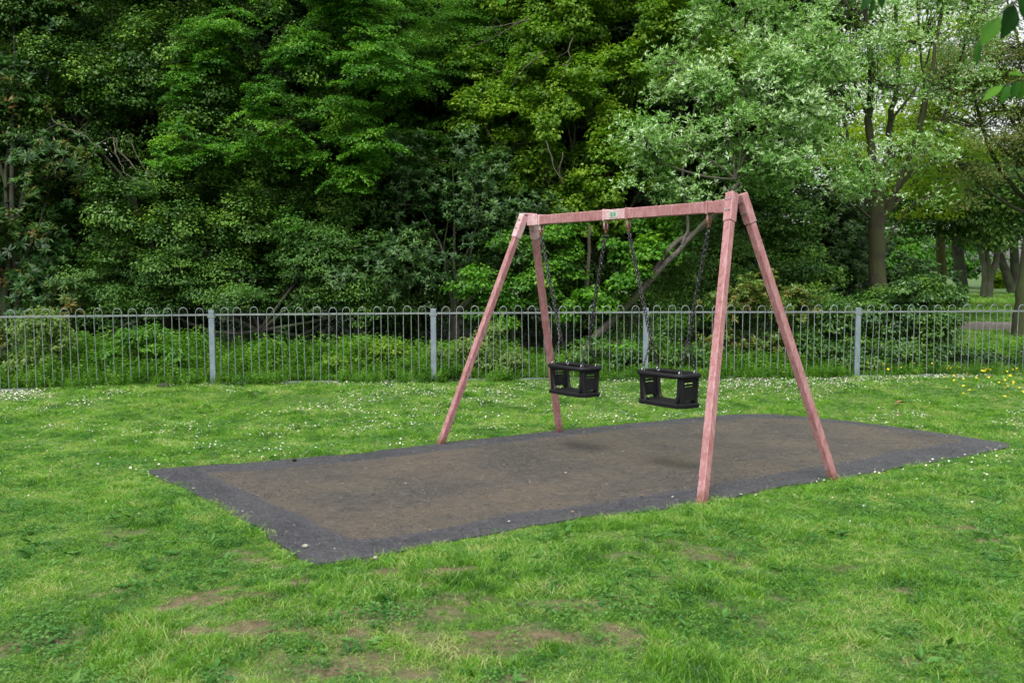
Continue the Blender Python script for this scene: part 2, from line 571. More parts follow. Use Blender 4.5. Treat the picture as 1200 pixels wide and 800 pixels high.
# play surface: edging ring and inner sheet
def ngon_sheet(name, poly, dz, mt, thick, grid=None):
    mb = MB()
    top = [Vector((p.x, p.y, plane_z(p.x, p.y) + dz)) for p in poly]
    bot = [p - Vector((0, 0, thick)) for p in top]
    n_ = len(poly)
    mb.add(top + bot, [tuple(range(n_))] + [(i, (i+1) % n_, n_ + (i+1) % n_, n_ + i) for i in range(n_)])
    o = mb.build(name, mt)
    tag(o, kind='structure')
    return o
def area2(poly): return sum(poly[i].x*poly[(i+1) % len(poly)].y - poly[(i+1) % len(poly)].x*poly[i].y for i in range(len(poly)))
outer = densify(PAD, .09, .022, 5)
if area2(outer) < 0: outer = outer[::-1]
INNER_PX = [(228,555),(420,539),(600,517),(760,499),(880,489),(940,491),(1000,497),(1080,507),(1140,517),(1080,527),(1000,541),(930,554),(830,572),(720,590),(600,606),(500,626),(440,637),(405,636),(370,620),(330,600),(290,582),(255,566)]
inner = densify([on_plane(*p) for p in INNER_PX], .10, .02, 6)
if area2(inner) < 0: inner = inner[::-1]
from mathutils.geometry import tessellate_polygon
rg2 = [[Vector((p.x, p.y, 0)) for p in outer], [Vector((p.x, p.y, 0)) for p in inner]]
tri = tessellate_polygon(rg2)
V_ = [(p.x, p.y, plane_z(p.x, p.y) + .003) for p in outer + inner]
no = len(outer)
skirt = [(p.x, p.y, plane_z(p.x, p.y) - .03) for p in outer]
me = bpy.data.meshes.new('play_surface_edging')
me.from_pydata(V_ + skirt, [], [tuple(t) for t in tri] + [(i, (i+1) % no, len(V_)+(i+1) % no, len(V_)+i) for i in range(no)])
me.materials.append(pad_edge)
o = bpy.data.objects.new('play_surface_edging', me); COL.objects.link(o); tag(o, kind='structure')
import bmesh
bm_ = bmesh.new(); bm_.from_mesh(me); bmesh.ops.recalc_face_normals(bm_, faces=bm_.faces)
if sum(f.normal.z*f.calc_area() for f in bm_.faces) < 0: bmesh.ops.reverse_faces(bm_, faces=bm_.faces)
bm_.to_mesh(me); bm_.free()
rings = [inner, inset(inner, .02), inset(inner, .05), inset(inner, .09)]
ni = len(inner)
V_ = [(p.x, p.y, plane_z(p.x, p.y) + .003) for rg in rings for p in rg]
me = bpy.data.meshes.new('play_surface')
me.from_pydata(V_, [], [(a*ni+i, a*ni+(i+1) % ni, (a+1)*ni+(i+1) % ni, (a+1)*ni+i) for a in range(3) for i in range(ni)] + [tuple(range(3*ni, 4*ni))])
me.materials.append(pad_in)
q_ = me.attributes.new('rim', 'FLOAT', 'POINT'); q_.data.foreach_set('value', np.repeat([1.0, .66, .33, 0.0], ni).astype(np.float32))
o = bpy.data.objects.new('play_surface', me); COL.objects.link(o); tag(o, kind='structure')

# path beyond the fence
mb = MB()
px = [(9, 28.4), (10, 27.8), (14, 26.9), (18, 26.4), (26, 25.8), (60, 26)]
for i in range(len(px) - 1):
    for s_ in range(6):
        def pp(t, off):
            x = px[i][0] + (px[i+1][0]-px[i][0]) * t; y = px[i][1] + (px[i+1][1]-px[i][1]) * t
            return Vector((x, y + off, 0))
        q = [pp(s_/6, -2.3), pp((s_+1)/6, -2.3), pp((s_+1)/6, 2.3), pp(s_/6, 2.3)]
        q = [Vector((p.x, p.y, gz(p.x, p.y) + .03)) for p in q]
        mb.add(q, [(0, 1, 2, 3)])
tag(mb.build('path', path_m), kind='structure')

# edging boards at the foot of the fence
mb = MB()
for i in range(len(POSTS) - 1):
    a_, b_ = Vector((*POSTS[i], 0)), Vector((*POSTS[i+1], 0))
    k = 6
    for j in range(k):
        p, q = a_.lerp(b_, j/k), a_.lerp(b_, (j+.97)/k)
        p.y -= .10; q.y -= .10
        p.z, q.z = gz(p.x, p.y) - .042, gz(q.x, q.y) - .042
        d = (q - p); L = d.length; d.normalize()
        mb.box((p + q) / 2, d, Vector((-d.y, d.x, 0)), Vector((0,0,1)), (L/2, .03, .05), bev=.008)
tag(mb.build('edging_strip', kerb_m), kind='structure')

# ------------------------------------------------------------------ instancing for stuff (grass, flowers, ground cover)
def lib(name, objs):
    c = bpy.data.collections.new(name)
    for o in objs: c.objects.link(o)
    return c
def scatter(name, pts, rots, scls, idx, coll, nvar):
    me = bpy.data.meshes.new(name)
    me.vertices.add(len(pts)); me.vertices.foreach_set('co', np.ascontiguousarray(pts, np.float32).ravel())
    a = me.attributes.new('rot', 'FLOAT_VECTOR', 'POINT'); a.data.foreach_set('vector', np.ascontiguousarray(rots, np.float32).ravel())
    a = me.attributes.new('scl', 'FLOAT_VECTOR', 'POINT'); a.data.foreach_set('vector', np.ascontiguousarray(scls, np.float32).ravel())
    a = me.attributes.new('idx', 'INT', 'POINT'); a.data.foreach_set('value', np.ascontiguousarray(idx, np.int32))
    me.update()
    o = bpy.data.objects.new(name, me); COL.objects.link(o)
    g = bpy.data.node_groups.new(name + '_nodes', 'GeometryNodeTree')
    g.interface.new_socket('Geometry', in_out='INPUT', socket_type='NodeSocketGeometry')
    g.interface.new_socket('Geometry', in_out='OUTPUT', socket_type='NodeSocketGeometry')
    gi, go = g.nodes.new('NodeGroupInput'), g.nodes.new('NodeGroupOutput')
    ci = g.nodes.new('GeometryNodeCollectionInfo'); ci.inputs['Collection'].default_value = coll
    ci.inputs['Separate Children'].default_value = True; ci.inputs['Reset Children'].default_value = True
    ip = g.nodes.new('GeometryNodeInstanceOnPoints'); ip.inputs['Pick Instance'].default_value = True
    def na(nm, t):
        x = g.nodes.new('GeometryNodeInputNamedAttribute'); x.data_type = t; x.inputs['Name'].default_value = nm
        return x.outputs[0]
    er = g.nodes.new('FunctionNodeEulerToRotation')
    g.links.new(na('rot', 'FLOAT_VECTOR'), er.inputs[0])
    g.links.new(er.outputs[0], ip.inputs['Rotation'])
    g.links.new(na('scl', 'FLOAT_VECTOR'), ip.inputs['Scale'])
    g.links.new(na('idx', 'INT'), ip.inputs['Instance Index'])
    g.links.new(gi.outputs[0], ip.inputs['Points']); g.links.new(ci.outputs[0], ip.inputs['Instance'])
    g.links.new(ip.outputs[0], go.inputs[0])
    md = o.modifiers.new('scatter', 'NODES'); md.node_group = g
    return o

def blades_mesh(name, n_, rad, h0, h1, wd, lean, mt, seed, seg=3):
    r = np.random.default_rng(seed)
    V, Fc = [], []
    for i in range(n_):
        a, rr = r.random() * 2*math.pi, rad * math.sqrt(r.random())
        x, y = rr*math.cos(a), rr*math.sin(a)
        h = h0 + (h1-h0) * r.random()**1.3
        la = r.random()*2*math.pi; ln = lean * (0.3 + r.random()) * h
        lx, ly = math.cos(la)*ln, math.sin(la)*ln
        fa = r.random()*math.pi; w_ = wd*(.7+.6*r.random())
        cx, cy = math.cos(fa)*w_/2, math.sin(fa)*w_/2
        o = len(V)
        for k in range(seg):
            t = k/seg
            ww = (1-t*.55)
            z = h*(t - .18*lean*t*t)
            V += [(x+lx*t*t-cx*ww, y+ly*t*t-cy*ww, z), (x+lx*t*t+cx*ww, y+ly*t*t+cy*ww, z)]
        V.append((x+lx, y+ly, h*(1-.18*lean)))
        for k in range(seg-1):
            Fc += [(o+2*k, o+2*k+1, o+2*k+3), (o+2*k, o+2*k+3, o+2*k+2)]
        Fc.append((o+2*seg-2, o+2*seg-1, o+2*seg))
    me = np_mesh(name, np.array(V), np.array(Fc), [mt])
    return bpy.data.objects.new(name, me)

grass_m = leaf_mat('grass_blade', [(.034, .112, .008), (.076, .215, .012), (.125, .305, .019), (.20, .37, .042), (.34, .39, .14)], rough=.42, trans=.38, nscale=2.2, inst=True, namt=.75, spec=.5)
tufts = [blades_mesh('grass_tuft', 26, .042, .012, .040, .0034, 1.2, grass_m, 100+i, 3) for i in range(8)]
tall = [blades_mesh('tall_tuft', 30, .05, .03, .070, .0042, .9, grass_m, 150+i, 3) for i in range(3)]
C_tuft = lib('tuft_library', tufts + tall)

def gen_pts(n_, x0, x1, y0, y1, r):
    return r.uniform(x0, x1, n_), r.uniform(y0, y1, n_)
r = np.random.default_rng(21)
PX, PY, SS = [], [], []
for (y0, y1, dens, sc) in ((1.9, 3.6, 2000, .8), (3.6, 5.5, 1700, .9), (5.5, 8.5, 1000, 1.1), (8.5, 14.4, 560, 1.45)):
    hw0 = .66 * y1 + .9
    n_ = int(2*hw0*(y1-y0)*dens)
    X, Y = gen_pts(n_, -hw0, hw0, y0, y1, r)
    k = np.abs(X) < .66*Y + .9
    X, Y = X[k], Y[k]
    PX.append(X); PY.append(Y); SS.append(np.full(len(X), sc))
X, Y, S = np.concatenate(PX), np.concatenate(PY), np.concatenate(SS)
sd = seg_dist(X, Y, outer)
bf = bare_f(X, Y)
keep = (sd > -.005 - .03*r.random(len(X))**2) & (r.random(len(X)) > bf*.88) & (Y < fence_y(X) + .9)
X, Y, S, sd, bf = X[keep], Y[keep], S[keep], sd[keep], bf[keep]
Z = ground_z(X, Y) - .004 - .008*sstep((.25-sd)/.25)
clump = vnoise(X, Y, .22)*.5 + vnoise(X, Y, .6)*.5
hs_ = (.30 + .78*clump) * (1 - .7*bf) * S**.5 * (.8 + .4*r.random(len(X)))
hs_ *= np.where(Y > 7.5, .85, 1.0) * (.7 + .3*sstep(sd/.22))
idx = r.integers(0, 8, len(X))
tl = (clump > .60) & (r.random(len(X)) < .35)
idx = np.where(tl, r.integers(8, 11, len(X)), idx)
rot = np.stack([r.normal(0, .16, len(X)), r.normal(0, .16, len(X)), r.uniform(0, 6.28, len(X))], 1)
go_ = scatter('grass', np.stack([X, Y, Z], 1), rot, np.stack([S, S, hs_*1.0], 1), idx, C_tuft, 11)
tag(go_, 'mown green grass of the lawn around the play surface', 'grass', kind='stuff')
print('grass tufts', len(X))

# meadow grass past the fence on the right
n_ = 26000
X, Y = gen_pts(n_, 5, 40, 13.5, 60, r)
Y = 14 + (Y-13.5) * r.random(n_)**.4
keep = (X > 7.2 + (Y-14)*.25) & (X < Y*.72 + 2) & (np.abs(Y - np.interp(X, [p[0] for p in px], [p[1] for p in px])) > 2.35)
X, Y = X[keep], Y[keep]
S = 1.5 + Y/14
o = scatter('meadow_grass', np.stack([X, Y, ground_z(X, Y)-.01], 1), np.stack([r.normal(0,.1,len(X)), r.normal(0,.1,len(X)), r.uniform(0,6.28,len(X))], 1),
            np.stack([S, S, S*.75], 1), r.integers(0, 11, len(X)), C_tuft, 11)
tag(o, 'longer park grass beyond the fence on the right', 'grass', kind='stuff')

def unit(A):
    return A / (np.linalg.norm(A, axis=1, keepdims=True) + 1e-9)
def leaf_arrays(P, Nn, D, L, W, fold=.12):
    D = unit(D - Nn * np.sum(D*Nn, 1, keepdims=True))
    S = np.cross(Nn, D)
    L = L[:, None]; W = W[:, None]
    b_ = P
    l_ = P + D*L*.42 + S*W/2 + Nn*W*fold
    r_ = P + D*L*.42 - S*W/2 + Nn*W*fold
    t_ = P + D*L - Nn*L*.10
    n_ = len(P)
    V = np.stack([b_, l_, t_, r_], 1).reshape(-1, 3)
    k = np.arange(n_)*4
    Fc = np.stack([k, k+2, k+1, k, k+3, k+2], 1).reshape(-1, 3)
    return V, Fc


# daisies and dandelions
petal, n, b, out = mat('daisy_petal'); b.inputs['Base Color'].default_value = (.78, .78, .76, 1); b.inputs['Roughness'].default_value = .6
yel, n, b, out = mat('yellow_petal'); b.inputs['Base Color'].default_value = (.80, .55, .02, 1); b.inputs['Roughness'].default_value = .6
stem_m, n, b, out = mat('flower_stem'); b.inputs['Base Color'].default_value = (.06, .13, .03, 1)
def flower(name, rad, npet, h, pm, cm_, cup=.25, crad=.3):
    mb = MB()
    mb.tube([(0,0,0), (.004,0,h*.5), (0,0,h)], .0011, 3, 2, False)
    for i in range(npet):
        a = 2*math.pi*i/npet; da = math.pi/npet*.8
        p = lambda rr, an, z: (rr*math.cos(an), rr*math.sin(an), h+z)
        mb.add([(0,0,h), p(rad*.8, a-da, rad*cup*.8), p(rad, a, rad*cup), p(rad*.8, a+da, rad*cup*.8)], [(0,1,2,3)], 0)
    k = 7
    ring = [(rad*crad*math.cos(6.283*i/k), rad*crad*math.sin(6.283*i/k), h+.001) for i in range(k)]
    mb.add(ring + [(0,0,h+rad*.25)], [(i, (i+1) % k, k) for i in range(k)], 1)
    me = bpy.data.meshes.new(name); me.from_pydata(mb.v, [], mb.f)
    for m_ in (pm, cm_, stem_m): me.materials.append(m_)
    me.polygons.foreach_set('material_index', mb.m); me.update()
    return bpy.data.objects.new(name, me)
C_daisy = lib('daisy_library', [flower('daisy', .011, 10, .045, petal, yel), flower('daisy_open', .012, 9, .055, petal, yel, .05), flower('daisy_shut', .008, 8, .04, petal, petal, .9)])
C_dand = lib('dandelion_library', [flower('dandelion', .018, 14, .10, yel, yel, .2, .6), flower('buttercup', .013, 6, .17, yel, yel, .45, .3)])
n_ = 230000
X, Y = gen_pts(n_, -9.5, 9.8, 4, 13.6, r)
sd = seg_dist(X, Y, outer)
dfen = fence_y(X) - Y
cl = vnoise(X, Y, .45)*.55 + vnoise(X, Y, 1.6)*.45
pr = sstep((cl - .48)/.25) * sstep((Y - 6.3)/2.4) * .17 * (1 + 1.2*sstep((3.0 - dfen)/2.2))
pr += .55 * sstep((1.0 - dfen)/.7) * sstep((cl-.30)/.2) * ((X < -3.6) | (X > 2.4))
pr += .010 * sstep((Y-4.6)/1.5) * (sd > 0)
pr += .5 * sstep((1.5 - dfen)/.7) * (X < -4.6) * sstep((cl-.3)/.2)
pr += .06 * sstep((.22 - sd)/.15) * sstep((cl-.42)/.15) * (Y > 5)
keep = (r.random(n_) < pr) & (sd > .01) & (dfen > .12)
X, Y = X[keep], Y[keep]
print('daisies', len(X))
s_ = r.uniform(.40, .85, len(X)) * np.where(Y < 6.5, .85, 1)
o = scatter('daisies', np.stack([X, Y, ground_z(X, Y)], 1), np.stack([r.normal(.15,.3,len(X)), r.normal(0,.3,len(X)), r.uniform(0,6.28,len(X))], 1),
            np.stack([s_, s_, s_*.95], 1), r.choice(3, len(X), p=[.45,.35,.2]), C_daisy, 3)
tag(o, 'small white daisies scattered through the lawn', 'daisies', kind='stuff')
pts = []
for u, v, k, su, sv in ((1155,455,26,26,8),(1165,480,14,24,8),(1060,446,12,14,2),(1145,450,10,20,3),(1195,470,8,6,8),(1180,465,10,18,12),(1050,447,5,25,2)):
    for i in range(k):
        uu, vv = r.normal(u, su), np.clip(r.normal(v, sv), 447, 505)
        Yd = np.interp(vv, [445, 450, 470, 500], [13.6, 13.2, 11.9, 10.6])
        pts.append(((uu-600)/F*Yd, Yd))
pts = np.array(pts)
o = scatter('yellow_flowers', np.stack([pts[:,0], pts[:,1], ground_z(pts[:,0], pts[:,1])], 1), np.stack([r.normal(.3,.3,len(pts)), r.normal(0,.3,len(pts)), r.uniform(0,6,len(pts))],1),
            np.repeat(r.uniform(.9,1.35,(len(pts),1)),3,1), r.integers(0,2,len(pts)), C_dand, 2)
tag(o, 'yellow dandelions and buttercups in the grass near the right of the fence', 'yellow flowers', kind='stuff')

# clover and plantain rosettes in the turf
M_clover = leaf_mat('clover_leaf', [(.030,.115,.018), (.055,.170,.030), (.085,.225,.045), (.12,.25,.05)], rough=.5, trans=.3, nscale=3, inst=True, spec=.3)
def rosette(name, n_, rad, lf, h, seed):
    q = np.random.default_rng(seed)
    a = q.uniform(0, 6.28, n_); rr = rad*np.sqrt(q.random(n_))
    P = np.stack([rr*np.cos(a), rr*np.sin(a), q.uniform(.3, 1, n_)*h], 1)
    D = np.stack([np.cos(a), np.sin(a), q.uniform(-.2, .3, n_)], 1)
    Nn = unit(np.stack([q.normal(0,.3,n_), q.normal(0,.3,n_), np.ones(n_)], 1))
    V_, F_ = leaf_arrays(P, Nn, D, lf[0]*q.uniform(.7,1.2,n_), lf[1]*q.uniform(.8,1.1,n_))
    return bpy.data.objects.new(name, np_mesh(name, V_, F_, [M_clover]))
C_clo = lib('clover_library', [rosette('clover', 26, .045, (.012,.011), .028, 300+i) for i in range(4)] + [rosette('plantain', 9, .02, (.055,.020), .012, 310+i) for i in range(2)])
X, Y = gen_pts(26000, -8, 8, 2.2, 9.5, r)
sd = seg_dist(X, Y, outer)
keep = (sd > .03) & (vnoise(X+5, Y, .35)*.6 + vnoise(X, Y+8, .12)*.4 > .56)
X, Y = X[keep], Y[keep]
q_ = r.uniform(.7, 1.3, len(X))
o = scatter('clover', np.stack([X, Y, ground_z(X, Y)], 1), np.stack([r.normal(0,.15,len(X)), r.normal(0,.15,len(X)), r.uniform(0,6.28,len(X))],1),
            np.stack([q_, q_, q_], 1), r.choice(6, len(X), p=[.22,.22,.22,.22,.06,.06]), C_clo, 6)
tag(o, 'patches of small round clover leaves and plantain in the near turf', 'clover', kind='stuff')

# petals and small dead leaves lying on the play surface
litter_m, n, b, out = mat('pale_litter'); 
oi = N(n, 'ShaderNodeObjectInfo'); n.links.new(ramp(n, [(.0,(.10,.06,.03)),(.5,(.25,.19,.12)),(1,(.6,.56,.5))], oi.outputs['Random']).outputs[0], b.inputs['Base Color'])
def scrap(seed):
    q = np.random.default_rng(seed); k = 6
    v_ = [(.013*math.cos(6.283*i/k)*(.6+.6*q.random()), .009*math.sin(6.283*i/k)*(.6+.6*q.random()), .004*q.random()+.002) for i in range(k)] + [(0,0,.0015)]
    me = bpy.data.meshes.new('litter_scrap'); me.from_pydata(v_, [], [(i,(i+1)%k,k) for i in range(k)]); me.materials.append(litter_m)
    return bpy.data.objects.new('litter_scrap', me)
C_lit = lib('litter_library', [scrap(i) for i in range(4)])
X, Y = gen_pts(900, -4, 7, 4.5, 12, r)
sd = seg_dist(X, Y, outer)
keep = (sd < -.03) & (r.random(900) < .12 + .5*(sd > -.4))
X, Y = X[keep], Y[keep]
o = scatter('fallen_petals', np.stack([X, Y, plane_z(X, Y)+.012], 1), np.stack([r.normal(0,.1,len(X)), r.normal(0,.1,len(X)), r.uniform(0,6,len(X))],1),
            np.repeat(r.uniform(.5,1.25,(len(X),1)),3,1), r.integers(0,4,len(X)), C_lit, 4)
tag(o, 'pale petals and crumbs of leaf lying on the dark play surface', 'leaf litter', kind='stuff')

# loose rubber crumbs and grit on the play surface
grit_m, n, b, out = mat('crumb_and_grit')
oi = N(n, 'ShaderNodeObjectInfo'); n.links.new(ramp(n, [(0,(.012,.012,.014)),(.45,(.035,.033,.035)),(.7,(.085,.075,.065)),(.93,(.16,.14,.12)),(1,(.34,.31,.27))], oi.outputs['Random']).outputs[0], b.inputs['Base Color'])
b.inputs['Roughness'].default_value = .75
def crumb(seed):
    q = np.random.default_rng(seed)
    v_ = [((.0055*math.cos(2.094*i+z))*(.6+.7*q.random()), (.0055*math.sin(2.094*i+z))*(.6+.7*q.random()), .0045*z + .001*q.random()) for z in (0, 1) for i in range(3)]
    me = bpy.data.meshes.new('crumb'); me.from_pydata(v_, [], [(3,4,5),(0,1,4,3),(1,2,5,4),(2,0,3,5)]); me.materials.append(grit_m)
    return bpy.data.objects.new('crumb', me)
C_cr = lib('crumb_library', [crumb(i) for i in range(5)])
X, Y = gen_pts(90000, -4, 7.5, 4.4, 12.2, r)
sd = seg_dist(X, Y, outer)
cl = vnoise(X, Y, .5)*.5 + vnoise(X+3, Y, .15)*.5
keep = (sd < -.01) & (r.random(len(X)) < .12 + .40*sstep((cl-.4)/.3))
X, Y = X[keep], Y[keep]
q_ = r.uniform(.35, .95, len(X))
o = scatter('crumbs', np.stack([X, Y, plane_z(X, Y)+.002], 1), np.stack([r.normal(0,.3,len(X)), r.normal(0,.3,len(X)), r.uniform(0,6.28,len(X))],1),
            np.stack([q_,q_,q_],1), r.integers(0,5,len(X)), C_cr, 5)
tag(o, 'loose rubber crumbs and grit on the play surface', 'grit', kind='stuff')
print('crumbs', len(X))

# ------------------------------------------------------------------ swing frame
footA, footB = on_plane(822, 591), on_plane(979, 563)
footC, footD = on_plane(515, 520), on_plane(656, 506)
Z3 = Vector((0,0,1))
def hit_vertical(u, v, a, b):
    n_ = (b - a).cross(Z3).normalized()
    d = ray(u, v); o = Vector((0,0,EYE))
    return o + d * ((a - o).dot(n_) / d.dot(n_))
midN, midF = (footA + footB) / 2, (footC + footD) / 2
topN = hit_vertical(863, 241, midN, midF)
topF = hit_vertical(619, 259, midN, midF)
bdir = (topN - topF); BL = bdir.length; bdir.normalize()
pdir = Z3.cross(bdir).normalized()          # across the beam
if pdir.dot(footB - footA) < 0: pdir = -pdir
bup = bdir.cross(pdir).normalized()
if bup.z < 0: bup = -bup
print('beam', BL, 'topN', topN, 'topF', topF, 'feet', footA, footB, footC, footD)
frame = empty('swing_frame', (footA + footB + footC + footD) / 4,
              'faded pink painted steel A-frame of the double toddler swing', 'swing frame')
BH, BW = .042, .030
mb = MB(); mb.box((topN+topF)/2, bdir, pdir, bup, (BL/2 - .01, BW, BH), bev=.005)
mb.build('crossbeam', pink, frame)
for foot, top, s_ in ((footA, topN, -1), (footB, topN, 1), (footC, topF, -1), (footD, topF, 1)):
    t = top + pdir * s_ * .050 + bup * (.080 if top is topN else .045)
    f_ = foot - Vector((0,0,.03))
    ax = (t - f_).normalized()
    L = (t - f_).length
    sx = bdir - ax * bdir.dot(ax); sx.normalize()
    sy = ax.cross(sx)
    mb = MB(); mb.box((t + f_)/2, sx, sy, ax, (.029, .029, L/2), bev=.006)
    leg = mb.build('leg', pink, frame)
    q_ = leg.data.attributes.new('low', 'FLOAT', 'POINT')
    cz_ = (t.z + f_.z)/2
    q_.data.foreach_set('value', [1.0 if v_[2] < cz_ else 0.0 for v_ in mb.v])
    mb = MB()
    mb.box(t - ax*.105, sx, sy, ax, (.0345, .0345, .11), bev=.005)
    br = mb.build('corner_bracket', pale_pink if top is topF else pink, frame)
    if top is topF: br['label'] = 'chalky pale pink corner bracket'
    for q in (-1, 1):
        for zz in (.05, .13):
            mb = MB()
            c = t - ax*zz + sx*.0345*(-1 if top is topF else -1) + sy*q*.014
            mb.tube([c - sx*.004, c - sx*.008], .009, 8)
            mb.build('bolt', bolt_m, br)
            c = t - ax*zz - sy*.0345*(1 if sy.y > 0 else -1) + sx*q*.014
            d = -sy*(1 if sy.y > 0 else -1)
            mb = MB(); mb.tube([c, c + d*.006], .008, 8)
            mb.build('bolt', bolt_m, br)
# capping plate over the two bracket tops at each end
for top, m_ in ((topF, pale_pink),):
    mb = MB()
    mb.box(top + bup*.060 , bdir, pdir, bup, (.042, .030 if top is topN else .075, .008), bev=.003)
    mb.build('top_plate', m_, frame)
# sleeves where the beam enters the end brackets
for top, sg in ((topN, -1), (topF, 1)):
    mb = MB(); mb.box(top + bdir*sg*.10, bdir, pdir, bup, (.075, BW+.005, BH+.005), bev=.004)
    mb.build('beam_sleeve', pale_pink if sg > 0 else pink, frame)
# hangers
def beam_at(u):
    # point of the beam seen at photo column u
    lo, hi = 0.0, 1.0
    for _ in range(40):
        m_ = (lo+hi)/2
        p = topF.lerp(topN, m_)
        if p.x / (p.y*cp - (p.z-EYE)*sp) * F + 600 < u: lo = m_
        else: hi = m_
    return topF.lerp(topN, (lo+hi)/2)
HANG = [beam_at(u) for u in (634.5, 710, 736.8, 831)]
for k, p in enumerate(HANG):
    mb = MB()
    mb.box(p + bup*.0, bdir, pdir, bup, (.009, BW+.006, BH+.006), bev=.003)
    mb.box(p - bup*(BH+.036) - pdir*.018, bdir, pdir, bup, (.008, .004, .034), bev=.002)
    mb.box(p - bup*(BH+.036) + pdir*.018, bdir, pdir, bup, (.008, .004, .034), bev=.002)
    h = mb.build('chain_hanger', [pale_pink if k < 2 else pink], frame)
    mb = MB()
    c = p - bup*(BH+.055)
    mb.tube([c - pdir*.028, c + pdir*.028], .008, 8)
    mb.tube([c + Vector((0,0,.005)), c - Vector((0,0,.045))], .013, 8)
    mb.build('swivel', rust, frame)
# maker's plate on the beam between the swings
pl = (HANG[1] + HANG[2]) / 2
mb = MB()
mb.box(pl - pdir*(BW+.004), bdir, pdir, bup, ((HANG[2]-HANG[1]).length/2-.012, .004, BH-.002), bev=.002)
mb.build('joint_plate', pale_pink, frame)
mb = MB()
mb.box(pl - pdir*(BW+.0095), bdir, pdir, bup, (.052, .0015, .026), m=0)
for i in range(2):
    mb.box(pl - pdir*(BW+.012) + bdir*(-.022+i*.034), bdir, pdir, bup, (.009, .001, .017), m=1)
    mb.box(pl - pdir*(BW+.012) + bdir*(-.022+i*.034) + bup*.0, (bdir+bup).normalized(), pdir, (bup-bdir).normalized(), (.010, .0013, .010), m=1)
mb.build('maker_plate', [plate_m, plate_g], frame)

